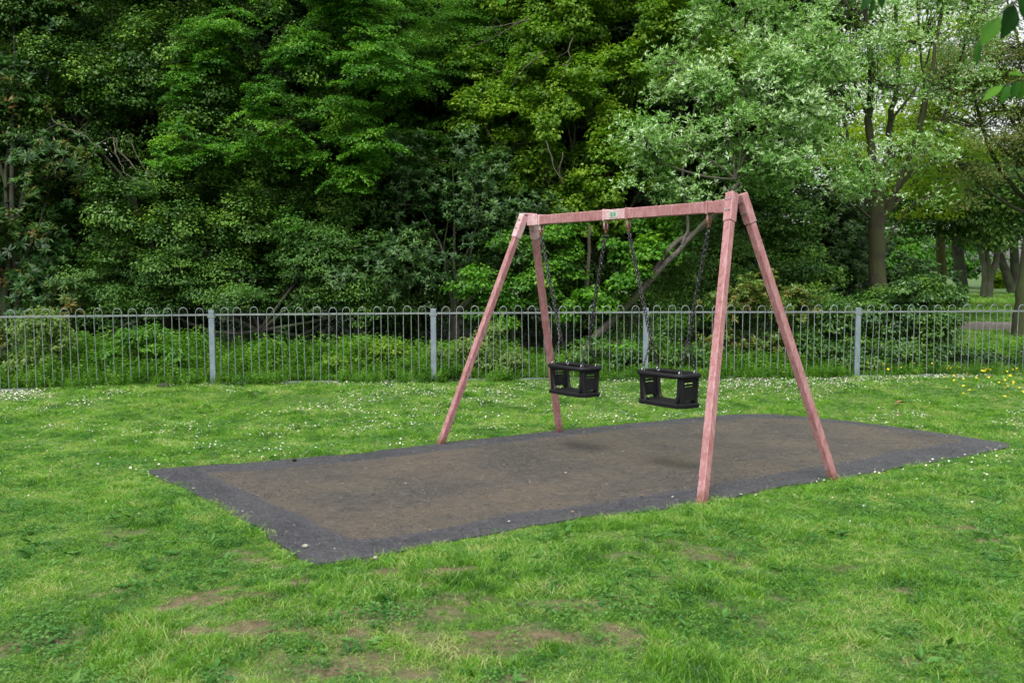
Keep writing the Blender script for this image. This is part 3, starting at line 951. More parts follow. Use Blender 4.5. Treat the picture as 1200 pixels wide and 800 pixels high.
# ------------------------------------------------------------------ cradle swings
def chain_mb(a, b, seed, lw=.0088, lh=.016, wr=.0036):
    mb = MB()
    d = b - a; L = d.length; d.normalize()
    n_ = int(L / (lh*1.45))
    r_ = np.random.default_rng(seed)
    x = d.cross(Vector((.3,1,.1))).normalized(); y = d.cross(x)
    tw = r_.uniform(0, 3)
    for i in range(n_):
        c = a + d * (L*(i+.5)/n_)
        an = tw + (i % 2)*math.pi/2 + i*.06
        e = x*math.cos(an) + y*math.sin(an)
        mb.torus(c, d, e, lh, lw, wr, 8, 4)
    return mb
def cradle(ha, hb, v_top, label):
    mid = (ha + hb) / 2
    bh = Vector((bdir.x, bdir.y, 0)).normalized()
    c = Vector((mid.x, mid.y, 0)) + bh*.04
    top = at(600 + F*0, v_top, c.y)       # height at this distance
    # height where the rim's camera side stands at v_top
    zt = top.z
    hgt = .240
    root = empty('cradle_swing', (c.x, c.y, zt - hgt), label, 'swing seat', 'black toddler swing seats hanging from the pink frame')
    W2, D2 = .220, .105
    T = Vector((c.x, c.y, zt))
    # rim: four rounded bars around an opening
    mb = MB()
    path = []
    for (sx_, sy_) in ((1,1),(-1,1),(-1,-1),(1,-1)):
        for k in range(4):
            a = math.atan2(sy_, sx_) + (k-1.5)/3*math.pi/2
            path.append(T + bh*(sx_*(W2-.045) + .06*math.cos(a)*1.0) + pdir*(sy_*(D2-.045) + .06*math.sin(a)))
    path.append(path[0]); path.append(path[1])
    mb.tube(path, .0195, 8, 0, False)
    sq = mb.build('rim', rubber, root)
    # base plate, chamfered corners
    mb = MB()
    B = T - Z3*(hgt-.012)
    ch = .05
    out_ = [(W2+.028, D2+.022-ch), (W2+.028-ch, D2+.022)]
    poly = []
    for sx_, sy_ in ((1,1),(-1,1),(-1,-1),(1,-1)):
        q = [(sx_*out_[0][0], sy_*out_[0][1]), (sx_*out_[1][0], sy_*out_[1][1])]
        if sx_*sy_ < 0: q = q[::-1]
        poly += q
    top_ = [B + bh*x + pdir*y + Z3*.012 for x, y in poly]
    in_ = [B + bh*x*.94 + pdir*y*.92 + Z3*.018 for x, y in poly]
    bot_ = [B + bh*x*.98 + pdir*y*.98 - Z3*.014 for x, y in poly]
    k = 8
    mb.add(in_ + top_ + bot_, [tuple(range(k))] + [(i, k+i, k+(i+1) % k, (i+1) % k) for i in range(k)] + [(k+i, 2*k+i, 2*k+(i+1) % k, k+(i+1) % k) for i in range(k)] + [tuple(range(2*k, 3*k))[::-1]])
    mb.build('seat_base', rubber, root)
    # end panels: outline with a notch below and a slot above, given thickness
    for s_ in (-1, 1):
        mb = MB()
        zt_, zb_ = -.01, -(hgt-.02)
        def face(rects):
            for (y0, y1, z0, z1, y0b, y1b) in rects:
                for off in (0,):
                    pts = []
                    for xo in (-.011, .011):
                        pts += [T + bh*(s_*(W2-.012)+xo) + pdir*y0b + Z3*z0, T + bh*(s_*(W2-.012)+xo) + pdir*y1b + Z3*z0,
                                T + bh*(s_*(W2-.012)+xo) + pdir*y1 + Z3*z1, T + bh*(s_*(W2-.012)+xo) + pdir*y0 + Z3*z1]
                    mb.add(pts, [(0,1,2,3),(7,6,5,4),(0,4,5,1),(1,5,6,2),(2,6,7,3),(3,7,4,0)])
        d = D2 - .008
        # (top y0,y1, z bottom, z top, bottom y0,y1)
        face([(-d, d, -.05, zt_, -d*.99, d*.99),
              (-d*.99, -.055, -.085, -.05, -d*.97, -.055), (.055, d*.99, -.085, -.05, .055, d*.97),
              (-.055, .055, -.075, -.062, -.055, .055),
              (-d*.97, d*.97, -.185, -.085, -d*.9, d*.9),
              (-d*.9, -.050, zb_, -.185, -d*.86, -.068), (.050, d*.9, zb_, -.185, .068, d*.86)])
        mb.build('end_panel', rubber, root)
        # stiffening ribs
        for q in (-1, 1):
            mb = MB()
            mb.tube([T + bh*s_*(W2-.002) + pdir*q*(d-.01) - Z3*.01, T + bh*s_*(W2-.002) + pdir*q*(d*.87-.01) + Z3*zb_], .010, 6)
            mb.build('rib', rubber, root)
    # curved front and back straps of the moulding beside the leg openings
    for s_ in (-1, 1):
        for q in (-1, 1):
            mb = MB()
            P0 = T + bh*q*(W2-.03) + pdir*s_*(D2-.02)
            pts = [P0 - Z3*.005, P0 - Z3*.08 - bh*q*.002, P0 - Z3*.15 - bh*q*.008, P0 - Z3*.21 - bh*q*.022, P0 - Z3*(hgt-.02) - bh*q*.045]
            mb.tube(pts, [.017, .016, .016, .018, .022], 6)
            mb.build('leg_opening_edge', rubber, root)
    # chains
    kk = 0
    for s_, h in ((-1, ha), (1, hb)):
        if (h - mid).dot(bh) * s_ < 0: h = ha if h is hb else hb
        hp = h - bup*(BH+.055) - Z3*.045
        split = T + bh*s_*(W2*.86) + Z3*.24
        split = split.lerp(hp, .0)
        kk += 1
        for q in (-1, 1):
            chain_mb(hp + pdir*q*.007, split + pdir*q*.010, int(abs(h.x)*100)+kk+q).build('chain', chain_m, root)['kind'] = 'stuff'
            e = T + bh*s_*(W2-.025) + pdir*q*(D2-.022) + Z3*.018
            chain_mb(split + pdir*q*.008, e + Z3*.015, kk+7+q).build('chain', chain_m, root)['kind'] = 'stuff'
            mb = MB(); mb.torus(e, pdir, Z3, .014, .018, .0045, 10, 5)
            mb.build('shackle', bolt_m, root)
    return root
cradle(HANG[0], HANG[1], 429.5, 'black toddler swing seat farther back, beside the rear pink leg')
cradle(HANG[2], HANG[3], 437.5, 'black toddler swing seat nearer the camera, left of the tall front pink leg')

# ------------------------------------------------------------------ fence
fence = empty('hoop_fence', (POSTS[3][0], POSTS[3][1], 0), 'low galvanised hoop-topped railing fence across the back of the lawn', 'fence')
FH = 1.075
def hoop_mesh(w_, name):
    mb = MB()
    r_ = w_/2
    pts = [Vector((-r_, 0, 0.03)), Vector((-r_, 0, .5)), Vector((-r_, 0, FH - r_))]
    for i in range(1, 10):
        a = math.pi - math.pi*i/10
        pts.append(Vector((r_*math.cos(a), 0, FH - r_ + r_*math.sin(a)*1.15)))
    pts += [Vector((r_, 0, FH - r_)), Vector((r_, 0, .5)), Vector((r_, 0, .03))]
    mb.tube(pts, .0058, 6, 0, False)
    me = bpy.data.meshes.new(name); me.from_pydata(mb.v, [], mb.f); me.materials.append(galv_bar)
    me.polygons.foreach_set('use_smooth', [True]*len(mb.f)); me.update()
    return me
hm = hoop_mesh(.112, 'hoop')
HOOPS = [14, 13, 14, 14, 14, 15, 15]
for i, (x, y) in enumerate(POSTS):
    if i in (0, 7): continue
    mb = MB()
    z0 = gz(x, y)
    tilt = Vector((rng.normal(0, .006), rng.normal(0, .006), 1)).normalized()
    axx = Vector((1, 0, 0)) - tilt * tilt.x; axx.normalize()
    mb.box(Vector((x, y, z0)) + tilt*.50, axx, tilt.cross(axx), tilt, (.040, .022, .55), bev=.005)
    po = mb.build('post', galv_post, fence)
    mb = MB()
    mb.box(Vector((x, y, z0)) + tilt*.965 - Vector((0, .024, 0)), axx, tilt.cross(axx), tilt, (.052, .003, .018), bev=.001)
    mb.build('clamp', galv_bar, po)
for i in range(1, len(POSTS) - 2):
    a_, b_ = Vector((*POSTS[i], 0)), Vector((*POSTS[i+1], 0))
    a_.z, b_.z = gz(a_.x, a_.y), gz(b_.x, b_.y)
    d = (b_ - a_).normalized(); L = (b_-a_).length
    hd = Vector((d.x, d.y, 0)).normalized()
    for z_ in (.985, .015):
        mb = MB()
        mb.box((a_+b_)/2 + Z3*z_, d, Vector((-hd.y, hd.x, 0)), d.cross(Vector((-hd.y, hd.x, 0))), (L/2 - .042, .005, .0125 if z_ > .5 else .015), bev=.001)
        mb.build('rail', galv_bar, fence)
    nh = HOOPS[i]
    pitch = (L - .10) / nh
    for k in range(nh):
        s_ = .05 + pitch*(k+.5)
        p = a_ + d*s_
        o = bpy.data.objects.new('hoop', hm)
        COL.objects.link(o)
        o.parent = fence; o.matrix_parent_inverse = Matrix.Translation(-Vector(fence.location))
        o.location = (p.x + rng.normal(0, .003), p.y, p.z + rng.normal(0, .004))
        o.rotation_euler = (rng.normal(0, .012), rng.normal(0, .013), math.atan2(d.y, d.x) + rng.normal(0, .03))
        o.scale = (pitch/.222*rng.uniform(.95, 1.04), 1, 1)

# ------------------------------------------------------------------ foliage
TRI = [0]
def crown_arrays(lobes, n_cl, per, cr, leaf, seed, style='dome', front=.75, shell=(.72, 1.05), fill=.12, up=.8, flat=.55, droop=.25, tvar=.25, sub=6, el0=(-.25, .75), nros=9, lvar=.16):
    """lobes: (cx,cy,cz,rx,ry,rz); returns leaf mesh arrays, tints and the clump centres"""
    r = np.random.default_rng(seed)
    Lb = np.array(lobes, float)
    if sub:
        sl = []
        for b_ in Lb:
            for j in range(sub):
                o_ = unit(r.normal(size=(1, 3)))[0] * r.uniform(.45, 1.0)
                q_ = r.uniform(.30, .66)
                sl.append([b_[0]+o_[0]*b_[3], b_[1]+o_[1]*b_[4], b_[2]+o_[2]*b_[5], b_[3]*q_, b_[4]*q_, b_[5]*q_*1.4])
        Lb = np.array(sl)
    wt = (Lb[:,3]*Lb[:,5]); wt /= wt.sum()
    k = r.choice(len(Lb), n_cl, p=wt)
    d = unit(r.normal(size=(n_cl, 3)))
    flip = (d[:,1] > 0) & (r.random(n_cl) < front)
    d[flip, 1] *= -1
    low = (d[:,2] < -.35) & (r.random(n_cl) < .6)
    d[low, 2] *= -1
    rad = r.uniform(shell[0], shell[1], n_cl)
    inner = r.random(n_cl) < fill
    rad[inner] = r.uniform(.1, .75, inner.sum())
    C = Lb[k, :3] + d*rad[:,None]*Lb[k, 3:6]
    csz = cr * r.uniform(.55, 1.35, n_cl)
    cnt = np.maximum(4, (per * (csz/cr)**1.6)).astype(int)
    ci = np.repeat(np.arange(n_cl), cnt)
    n_ = len(ci)
    cd = d[ci]
    if style == 'frond':
        # flat sprays reaching outwards
        az = np.arctan2(d[:,1], d[:,0]) + r.normal(0, .6, n_cl)
        ax = np.stack([np.cos(az), np.sin(az), r.normal(-.15, .38, n_cl)], 1); ax = unit(ax)[ci]
        sd_ = np.cross(ax, np.array([0,0,1.0])); sd_ = unit(sd_)
        t = r.beta(1.3, 1.2, n_)*2 - .8
        wdt = (1 - np.clip(t/1.4, 0, 1)*.7) * .42
        s = r.normal(0, 1, n_) * wdt
        off = ax*t[:,None] + sd_*s[:,None]
        off[:,2] += r.normal(0, .07, n_) - .20*(t**2)*(t > 0) - .15*s**2
        P = C[ci] + off*csz[ci][:,None]
        Nn = unit(np.stack([r.normal(0,.5,n_), r.normal(-.25,.5,n_), np.full(n_, 1.0)], 1) + ax*.2)
        D = ax*.8 + sd_*np.sign(s)[:,None]*.8 + r.normal(0,.3,(n_,3))
    elif style == 'whorl':
        # rosettes of long leaves round twig tips
        P0 = unit(r.normal(size=(n_cl,3)))
        rc = r.normal(0, .5, (n_cl, nros, 3)); rc[:,:,2] *= .7
        w_ = r.integers(0, nros, n_)
        tip = C[ci] + rc[ci, w_]*csz[ci][:,None]
        axu = unit(cd*.6 + np.array([0,-.2,.9]) + rc[ci, w_]*.4)
        a = r.uniform(0, 2*np.pi, n_)
        h = unit(np.cross(axu, np.array([1.0,.2,.1])))
        g = np.cross(axu, h)
        out_ = h*np.cos(a)[:,None] + g*np.sin(a)[:,None]
        el = r.uniform(el0[0], el0[1], n_)
        D = unit(out_ + axu*el[:,None])
        Nn = unit(axu - D*np.sum(axu*D,1,keepdims=True) + r.normal(0,.12,(n_,3)))
        P = tip + D*.01
    else:
        o = r.normal(0, 1, (n_,3)); o = unit(o) * (r.random(n_)**.45)[:,None]
        o[:,2] *= flat
        up_ = o[:,2] < -.1
        o[up_,2] *= .5
        P = C[ci] + o*csz[ci][:,None]
        Nn = unit(o*.55 + cd*.45 + np.array([0,0,up]) + r.normal(0,.42,(n_,3)))
        D = o*.8 + cd*.5 + r.normal(0,.5,(n_,3)) - np.array([0,0,droop])
    L = leaf[0]*r.uniform(.65, 1.25, n_)
    W = leaf[1]*r.uniform(.7, 1.2, n_)
    V, Fc = leaf_arrays(P, Nn, D, L, W)
    tc = r.normal(.5, tvar, n_cl)
    tint = np.clip(tc[ci]*.75 + r.normal(.125, lvar, n_), 0, 1)
    TRI[0] += len(Fc)
    return V, Fc, np.repeat(tint, 2), C, k

def limb(mb, a, b, r0, r1, seed, bend=.12, n_=7, sides=7):
    r = np.random.default_rng(seed)
    a, b = Vector(a), Vector(b)
    L = (b-a).length
    k1 = Vector(r.normal(0, bend*L*.5, 3)); k2 = Vector(r.normal(0, bend*L*.5, 3))
    pts, rad = [], []
    for i in range(n_+1):
        t = i/n_
        w1, w2 = math.sin(math.pi*t), math.sin(2*math.pi*t)
        pts.append(a.lerp(b, t) + k1*w1*.6 + k2*w2*.35)
        rad.append(r0 + (r1-r0)*t**.8)
    mb.tube(pts, rad, sides)
    return pts
def hpath(mb, pts, rad, sides=9, sub=4, wob=.02, seed=1):
    """smooth limb through given points"""
    r = np.random.default_rng(seed)
    P = [Vector(p) for p in pts]
    out_, ro = [], []
    n_ = len(P)
    for i in range(n_-1):
        p0, p1, p2, p3 = P[max(i-1,0)], P[i], P[i+1], P[min(i+2,n_-1)]
        for j in range(sub):
            t = j/sub
            out_.append(.5*((2*p1) + (p2-p0)*t + (2*p0-5*p1+4*p2-p3)*t*t + (3*p1-p0-3*p2+p3)*t**3) + Vector(r.normal(0, wob, 3)))
            ro.append(rad[i] + (rad[i+1]-rad[i])*t)
    out_.append(P[-1]); ro.append(rad[-1])
    mb.tube(out_, ro, sides)
    return out_

bark_dark = bark_mat('dark_bark', (.012, .010, .008), (.040, .033, .026), (.035, .050, .018), .4)
bark_grey = bark_mat('grey_bark', (.042, .036, .030), (.125, .110, .090), (.045, .060, .022), .3)
bark_moss = bark_mat('mossy_bark', (.030, .026, .014), (.10, .085, .045), (.085, .095, .020), 1.1)
bark_big = bark_mat('big_tree_bark', (.016, .012, .008), (.060, .046, .030), (.045, .050, .016), .5)
bark_brown = bark_mat('brown_bark', (.020, .014, .009), (.070, .050, .034), (.045, .060, .018), .5)
twig_m = bark_mat('pale_twig', (.035, .032, .018), (.11, .10, .06))

def L3(u, v, Y, rx, rz, ry=None):
    p = at(u, v, Y)
    return (p.x, p.y, p.z, rx, ry if ry else rx*.8, rz)

def tree(name, label, cat, base, lobes, n_cl, per, cr, leaf, seed, lm, bm, trunk_r=.16, group=None, style='dome', twigs=60, own_trunk=None, stems=1, parts=('trunk','crown'), limbs=1.0, **kw):
    base = Vector(base)
    root = empty(name, base, label, cat, group)
    V, Fc, ti, C, k = crown_arrays(lobes, n_cl, per, cr, leaf, seed, style, **kw)
    me = np_mesh(parts[1], V - np.array(base)[None], Fc, [lm], ti)
    o = bpy.data.objects.new(parts[1], me); COL.objects.link(o); o.parent = root; o['kind'] = 'stuff'
    r = np.random.default_rng(seed+1)
    mb = MB()
    cen = np.array(lobes)[:, :3]
    if own_trunk: ends = own_trunk(mb)
    else:
        mx = cen.mean(0)
        zlo = max(cen[:,2].min()*.6, base.z + .25)
        for s_ in range(stems):
            bb = base + Vector((r.normal(0,.12*(stems>1)*2), r.normal(0,.1*(stems>1)), -.05))
            fork = Vector((base.x*.7+mx[0]*.3, base.y*.7+mx[1]*.3, zlo)) + Vector((r.normal(0,.1), r.normal(0,.1), 0))
            hpath(mb, [bb, bb.lerp(fork, .5) + Vector((r.normal(0,.05),0,0)), fork], [trunk_r*1.25, trunk_r, trunk_r*.85], 10, 4, .01, seed)
            for c in cen:
                if r.random() < (1.0/stems + .2)*limbs:
                    limb(mb, fork, c, trunk_r*.6, trunk_r*.16, int(r.integers(1e6)), .14, 7, 6)
    mb.build(parts[0], bm, root)
    if twigs:
        mb = MB()
        k = np.argmin(((C[:,None,:]-cen[None])**2).sum(2), 1)
        sel = r.choice(len(C), min(twigs, len(C)), replace=False)
        for i in sel:
            limb(mb, cen[k[i]] + (C[i]-cen[k[i]])*.15, C[i], .016, .004, int(r.integers(1e6)), .16, 5, 4)
        mb.build('twigs', bm, root)['kind'] = 'stuff'
    return root

M_holly = leaf_mat('glossy_dark_leaf', [(.016,.052,.009), (.034,.096,.014), (.062,.148,.019), (.11,.22,.026)], rough=.46, trans=.16, nscale=.7, spec=.26)
M_ivy = leaf_mat('ivy_leaf', [(.019,.060,.009), (.041,.108,.015), (.080,.175,.021), (.15,.29,.030)], rough=.45, trans=.16, nscale=1.1, spec=.30, namt=.45)
M_rhodo = leaf_mat('rhododendron_leaf', [(.008,.034,.006), (.018,.066,.012), (.036,.105,.016), (.070,.13,.020), (.19,.11,.03)], rough=.45, trans=.16, nscale=1.5, spec=.3)
M_bright = leaf_mat('fresh_green_leaf', [(.022,.085,.007), (.045,.150,.010), (.080,.225,.014), (.15,.31,.022)], rough=.5, trans=.32, nscale=.6, spec=.3)
M_feather = leaf_mat('feathery_green_leaf', [(.035,.115,.010), (.065,.180,.014), (.12,.26,.022)], rough=.55, trans=.32, nscale=.9, spec=.25)
M_maple = leaf_mat('yellow_green_leaf', [(.045,.110,.008), (.090,.195,.012), (.16,.29,.018), (.24,.36,.030)], rough=.5, trans=.38, nscale=.8, spec=.3)
M_beam = leaf_mat('silvery_leaf', [(.055,.160,.018), (.095,.235,.030), (.17,.34,.070), (.34,.49,.22), (.60,.69,.54)], rough=.55, trans=.30, nscale=.9, spec=.3)
M_laurel = leaf_mat('laurel_leaf', [(.013,.040,.009), (.025,.070,.015), (.046,.112,.023), (.085,.170,.034)], rough=.42, trans=.12, nscale=1.0, spec=.32)
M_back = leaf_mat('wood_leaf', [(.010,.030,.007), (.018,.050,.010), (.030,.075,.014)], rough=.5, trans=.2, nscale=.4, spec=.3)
M_sun = leaf_mat('sunlit_yellow_leaf', [(.13,.25,.015), (.22,.35,.02), (.34,.43,.03)], rough=.55, trans=.45, nscale=.4, spec=.2)
M_rusty = leaf_mat('bronze_leaf', [(.060,.130,.025), (.10,.17,.035), (.17,.15,.05), (.09,.18,.03)], rough=.55, trans=.35, nscale=.7, spec=.2)
M_hedge = leaf_mat('hedge_leaf', [(.018,.060,.009), (.034,.105,.012), (.062,.155,.017), (.12,.22,.024)], rough=.4, trans=.2, nscale=1.6, spec=.45)
M_pieris = leaf_mat('red_tipped_leaf', [(.035,.10,.012), (.065,.15,.018), (.11,.15,.02), (.21,.09,.025)], rough=.4, trans=.2, nscale=2, spec=.4)
M_weed = leaf_mat('nettle_leaf', [(.036,.115,.013), (.070,.190,.020), (.120,.270,.030), (.19,.34,.05)], rough=.5, trans=.35, nscale=1.3, inst=True, spec=.25)
M_wan = leaf_mat('pale_green_leaf', [(.09,.16,.04), (.13,.22,.05), (.20,.27,.08)], rough=.5, trans=.35, nscale=2, spec=.25)

# 1 rhododendron at the far left
tree('rhododendron', 'tall dark rhododendron with a few orange tipped shoots at the left end', 'shrub', at(20, 445, 14.6).xyz*Vector((1,1,0)),
     [L3(-60,330,14.6,1.0,.9), L3(20,300,14.8,.85,.9), L3(60,215,15.2,.8,.9), L3(-40,180,15.2,1.1,1.1), L3(30,90,15.6,.9,1.2), L3(-60,40,15.6,1.1,1.2), L3(60,345,14.3,.5,.5), L3(10,-40,15.8,1.0,1.0)],
     330, 150, .36, (.115,.036), 11, M_rhodo, bark_dark, .09, style='whorl', twigs=60, stems=3)
# 2 big ivy clad tree, upper left
tree('ivy_clad_tree', 'huge dark tree smothered in small glossy ivy leaves, left part of the wood', 'tree', Vector((at(190,445,16.4).x, 16.4, 0)),
     [L3(130,60,16.0,1.3,1.1), L3(230,20,16.2,1.3,1.1), L3(90,150,15.7,1.0,.9), L3(200,130,15.6,1.25,1.0), L3(290,160,15.6,1.1,1.0), L3(150,240,15.6,1.0,.7),
      L3(260,260,15.7,1.2,.8), L3(330,80,16,1.1,1.0), L3(60,20,16.2,1.0,1.1), L3(180,-80,16.4,1.9,1.2), L3(330,-60,16.4,1.6,1.2), L3(20,-80,16.4,1.4,1.1), L3(340,240,16,.9,.8)],
     1700, 115, .24, (.056,.042), 12, M_ivy, bark_dark, .10, limbs=.2, flat=.85, twigs=80, tvar=.32)
# 3 hawthorn fronds hanging in front of it
tree('hawthorn', 'bright green hawthorn with layered sprays reaching out in front of the ivy clad tree', 'tree', Vector((at(372,445,15.6).x, 15.6, 0)),
     [L3(345,60,15.2,.6,.5), L3(420,90,15.2,.9,.7), L3(330,140,14.9,.55,.4), L3(410,160,15.0,.7,.5), L3(300,180,14.9,.4,.25), L3(400,200,15.0,.6,.3), L3(215,95,15.1,.3,.5),
      L3(225,175,14.8,.5,.4), L3(440,10,15.4,1.0,.8), L3(270,50,15.2,.7,.5), L3(350,-50,15.5,1.3,.8), L3(195,195,14.6,.35,.35), L3(335,255,14.9,.5,.25)],
     620, 140, .25, (.052,.034), 13, M_bright, bark_dark, .04, style='frond', limbs=0, twigs=60, fill=.3, tvar=.32)
# 4 feathery tree behind
tree('feathery_tree', 'soft feathery mid green tree high behind the hawthorn', 'tree', Vector((at(480,445,18).x, 18, 0)),
     [L3(470,60,17.6,1.3,1.0), L3(520,120,17.6,1.3,.9), L3(450,150,17.4,1.1,.8), L3(540,40,17.8,1.3,1.0), L3(480,-40,18,1.8,1.1), L3(590,10,17.9,1.0,.9), L3(480,200,17.3,.9,.6)],
     560, 220, .38, (.052,.026), 14, M_feather, bark_dark, .10, style='frond', limbs=0, twigs=60, fill=.25)
# 5 dark laurel bank below
tree('cherry_laurel', 'low dark laurel bank with long glossy leaves left of the swing frame', 'shrub', Vector((at(520,445,15.2).x, 15.2, 0)),
     [L3(440,330,15.0,.9,.6), L3(520,300,15.2,.9,.7), L3(600,310,15.3,.8,.7), L3(560,250,15.6,1.0,.7), L3(490,240,15.8,.9,.7), L3(620,260,15.8,.7,.6), L3(530,190,16.4,.9,.6), L3(590,190,16.6,.8,.6)],
     210, 150, .34, (.095,.034), 15, M_laurel, bark_dark, .07, style='whorl', twigs=50, stems=4)
tree('holly', 'dense dark holly filling the lower wood behind the second fence panel', 'shrub', Vector((at(330,445,15).x, 15, 0)),
     [L3(280,345,14.9,.8,.5), L3(350,330,15.1,.9,.7), L3(200,345,14.9,.8,.5), L3(120,345,15.0,.8,.5), L3(400,290,15.3,.8,.6), L3(430,360,14.9,.7,.4), L3(240,290,15.3,.7,.5), L3(150,300,15.2,.8,.5)],
     420, 150, .26, (.052,.034), 16, M_holly, bark_dark, .07, twigs=60, stems=4, tvar=.25)
# 6 yellow green maple
tree('field_maple', 'yellow green maple above the left half of the crossbeam', 'tree', Vector((at(690,445,17).x, 17, 0)),
     [L3(600,170,16.4,.9,.7), L3(660,120,16.4,1.0,.8), L3(600,80,16.6,.9,.7), L3(680,40,16.7,1.1,.8), L3(640,210,16.2,1.0,.5), L3(720,190,16.3,.9,.7), L3(620,0,16.9,1.1,.8),
      L3(740,100,16.6,.9,.8), L3(760,20,16.8,1.1,.8), L3(700,250,16.2,.8,.4), L3(650,-70,17,1.6,1.0), L3(780,-60,17,1.4,1.0), L3(820,80,17.2,1.1,.9), L3(560,130,16.5,.5,.5)],
     950, 125, .22, (.070,.058), 17, M_maple, bark_brown, .07, twigs=260, fill=.25, tvar=.25, flat=.8)

# 7 leaning whitebeam
wb = Vector((at(683,440,14.4).x, 14.4, 0))
def wb_trunk(mb):
    base = [wb + Vector((-.45,0,-.05)), at(698,395,14.4), at(742,350,14.35), at(772,318,14.3), at(804,284,14.3), at(838,248,14.2), at(866,214,14.1)]
    hpath(mb, base, [.08,.068,.060,.050,.042,.036,.026], 9, 4, .008, 5)
    hpath(mb, [at(757,334,14.3), at(774,306,14.38), at(796,282,14.45), at(829,262,14.6), at(880,200,14.7), at(900,150,14.8)], [.055,.046,.040,.034,.024,.014], 8, 4, .008, 6)
    hpath(mb, [at(800,285,14.3), at(806,262,14.3), at(800,200,14.3), at(815,120,14.4)], [.03,.026,.022,.012], 7, 4, .008, 8)
    for i, (u, v) in enumerate(((740,180),(780,150),(860,90),(900,120),(930,170),(830,60),(890,50))):
        limb(mb, at(862,210,14.1), at(u, v, 14.4), .024, .008, 40+i, .14, 7, 6)
tree('leaning_whitebeam', 'whitebeam with silvery leaves on a thin trunk leaning steeply over to the right', 'tree', wb,
     [L3(760,180,14.4,.65,.5), L3(830,140,14.5,.9,.7), L3(900,110,14.8,1.0,.7), L3(870,190,14.4,.9,.5), L3(800,75,14.8,.8,.5), L3(870,40,15,1.0,.6), L3(950,60,15.1,.9,.8), L3(720,160,14.4,.28,.3),
      L3(930,190,14.7,.9,.5), L3(795,225,14.3,.4,.2), L3(900,-30,15.1,1.3,.7)],
     430, 140, .26, (.080,.025), 18, M_beam, bark_grey, .1, twigs=200, own_trunk=wb_trunk, style='whorl', fill=.35, shell=(.5,1.1), tvar=.24, el0=(0,1.5), nros=26, lvar=.25)

# 8 saplings and brush below the beam
tree('young_maple', 'bright green sapling behind the fence under the middle of the crossbeam', 'sapling', Vector((at(725,445,14.6).x, 14.6, 0)),
     [L3(700,350,14.5,.35,.25), L3(740,330,14.5,.42,.3), L3(760,300,14.6,.35,.3), L3(790,290,14.8,.3,.25), L3(720,300,14.7,.3,.25), L3(720,400,14.2,.5,.3), L3(770,270,14.9,.4,.2)],
     70, 110, .20, (.080,.056), 19, M_bright, bark_brown, .03, twigs=40)
tree('elder_bush', 'mid green bush seen between the two rear legs of the swing frame', 'bush', Vector((at(610,445,14.8).x, 14.8, 0)),
     [L3(600,350,14.6,.5,.4), L3(640,350,14.7,.45,.4), L3(620,290,15.0,.5,.35), L3(650,300,15.1,.4,.4), L3(560,350,14.7,.5,.35)],
     110, 110, .24, (.070,.045), 20, M_bright, bark_brown, .04, twigs=40, tvar=.3)
tree('yew_bush', 'dark clipped looking bush under the leaning trunk, between the near swing and the front legs', 'bush', Vector((at(815,445,15.4).x, 15.4, 0)),
     [L3(790,345,15.2,.7,.5), L3(850,350,15.2,.7,.5), L3(820,300,15.8,.9,.5), L3(770,400,14.8,.6,.4), L3(850,410,14.8,.8,.4)],
     230, 170, .26, (.045,.022), 21, M_holly, bark_dark, .06, twigs=40, stems=3)
tree('laurel_thicket', 'dark blue green laurel thicket behind the right hand front leg', 'shrub', Vector((at(940,445,19.8).x, 19.8, 0)),
     [L3(900,300,19.6,.95,.8), L3(960,300,19.6,.95,.7), L3(1020,305,20,.8,.65), L3(930,250,20,.8,.6), L3(870,270,19.8,.8,.7), L3(985,262,20,.7,.5), L3(900,350,19.4,1,.6), L3(990,350,19.6,1,.6), L3(1070,330,20,.8,.6)],
     300, 150, .32, (.105,.042), 22, M_laurel, bark_dark, .07, style='whorl', twigs=50, stems=4)
tree('red_tipped_shrub', 'shrub with orange red young leaves right behind the right front leg', 'shrub', Vector((at(890,445,14.6).x, 14.6, 0)),
     [L3(870,350,14.4,.45,.3), L3(900,355,14.4,.5,.3), L3(880,400,14.4,.6,.4), L3(925,345,14.6,.35,.25)],
     110, 130, .20, (.070,.028), 23, M_pieris, bark_dark, .04, style='whorl', twigs=30, stems=3, tvar=.15)
tree('hedge', 'leafy green hedge behind the fence ending at the opening to the park', 'hedge', Vector((at(1030,445,15).x, 15, 0)),
     [L3(960,365,14.6,.5,.35), L3(1010,360,14.6,.6,.35), L3(1060,355,14.6,.6,.4), L3(1085,385,14.5,.5,.6), L3(1040,400,14.4,.7,.5), L3(970,405,14.4,.7,.45), L3(1095,360,14.8,.4,.4), L3(1030,380,15.2,.9,.6), L3(960,385,15.2,.7,.5), L3(1090,415,14.4,.5,.4), L3(1020,420,14.3,.7,.35)],
     800, 120, .20, (.060,.036), 24, M_hedge, bark_dark, .05, twigs=50, stems=5, tvar=.3)

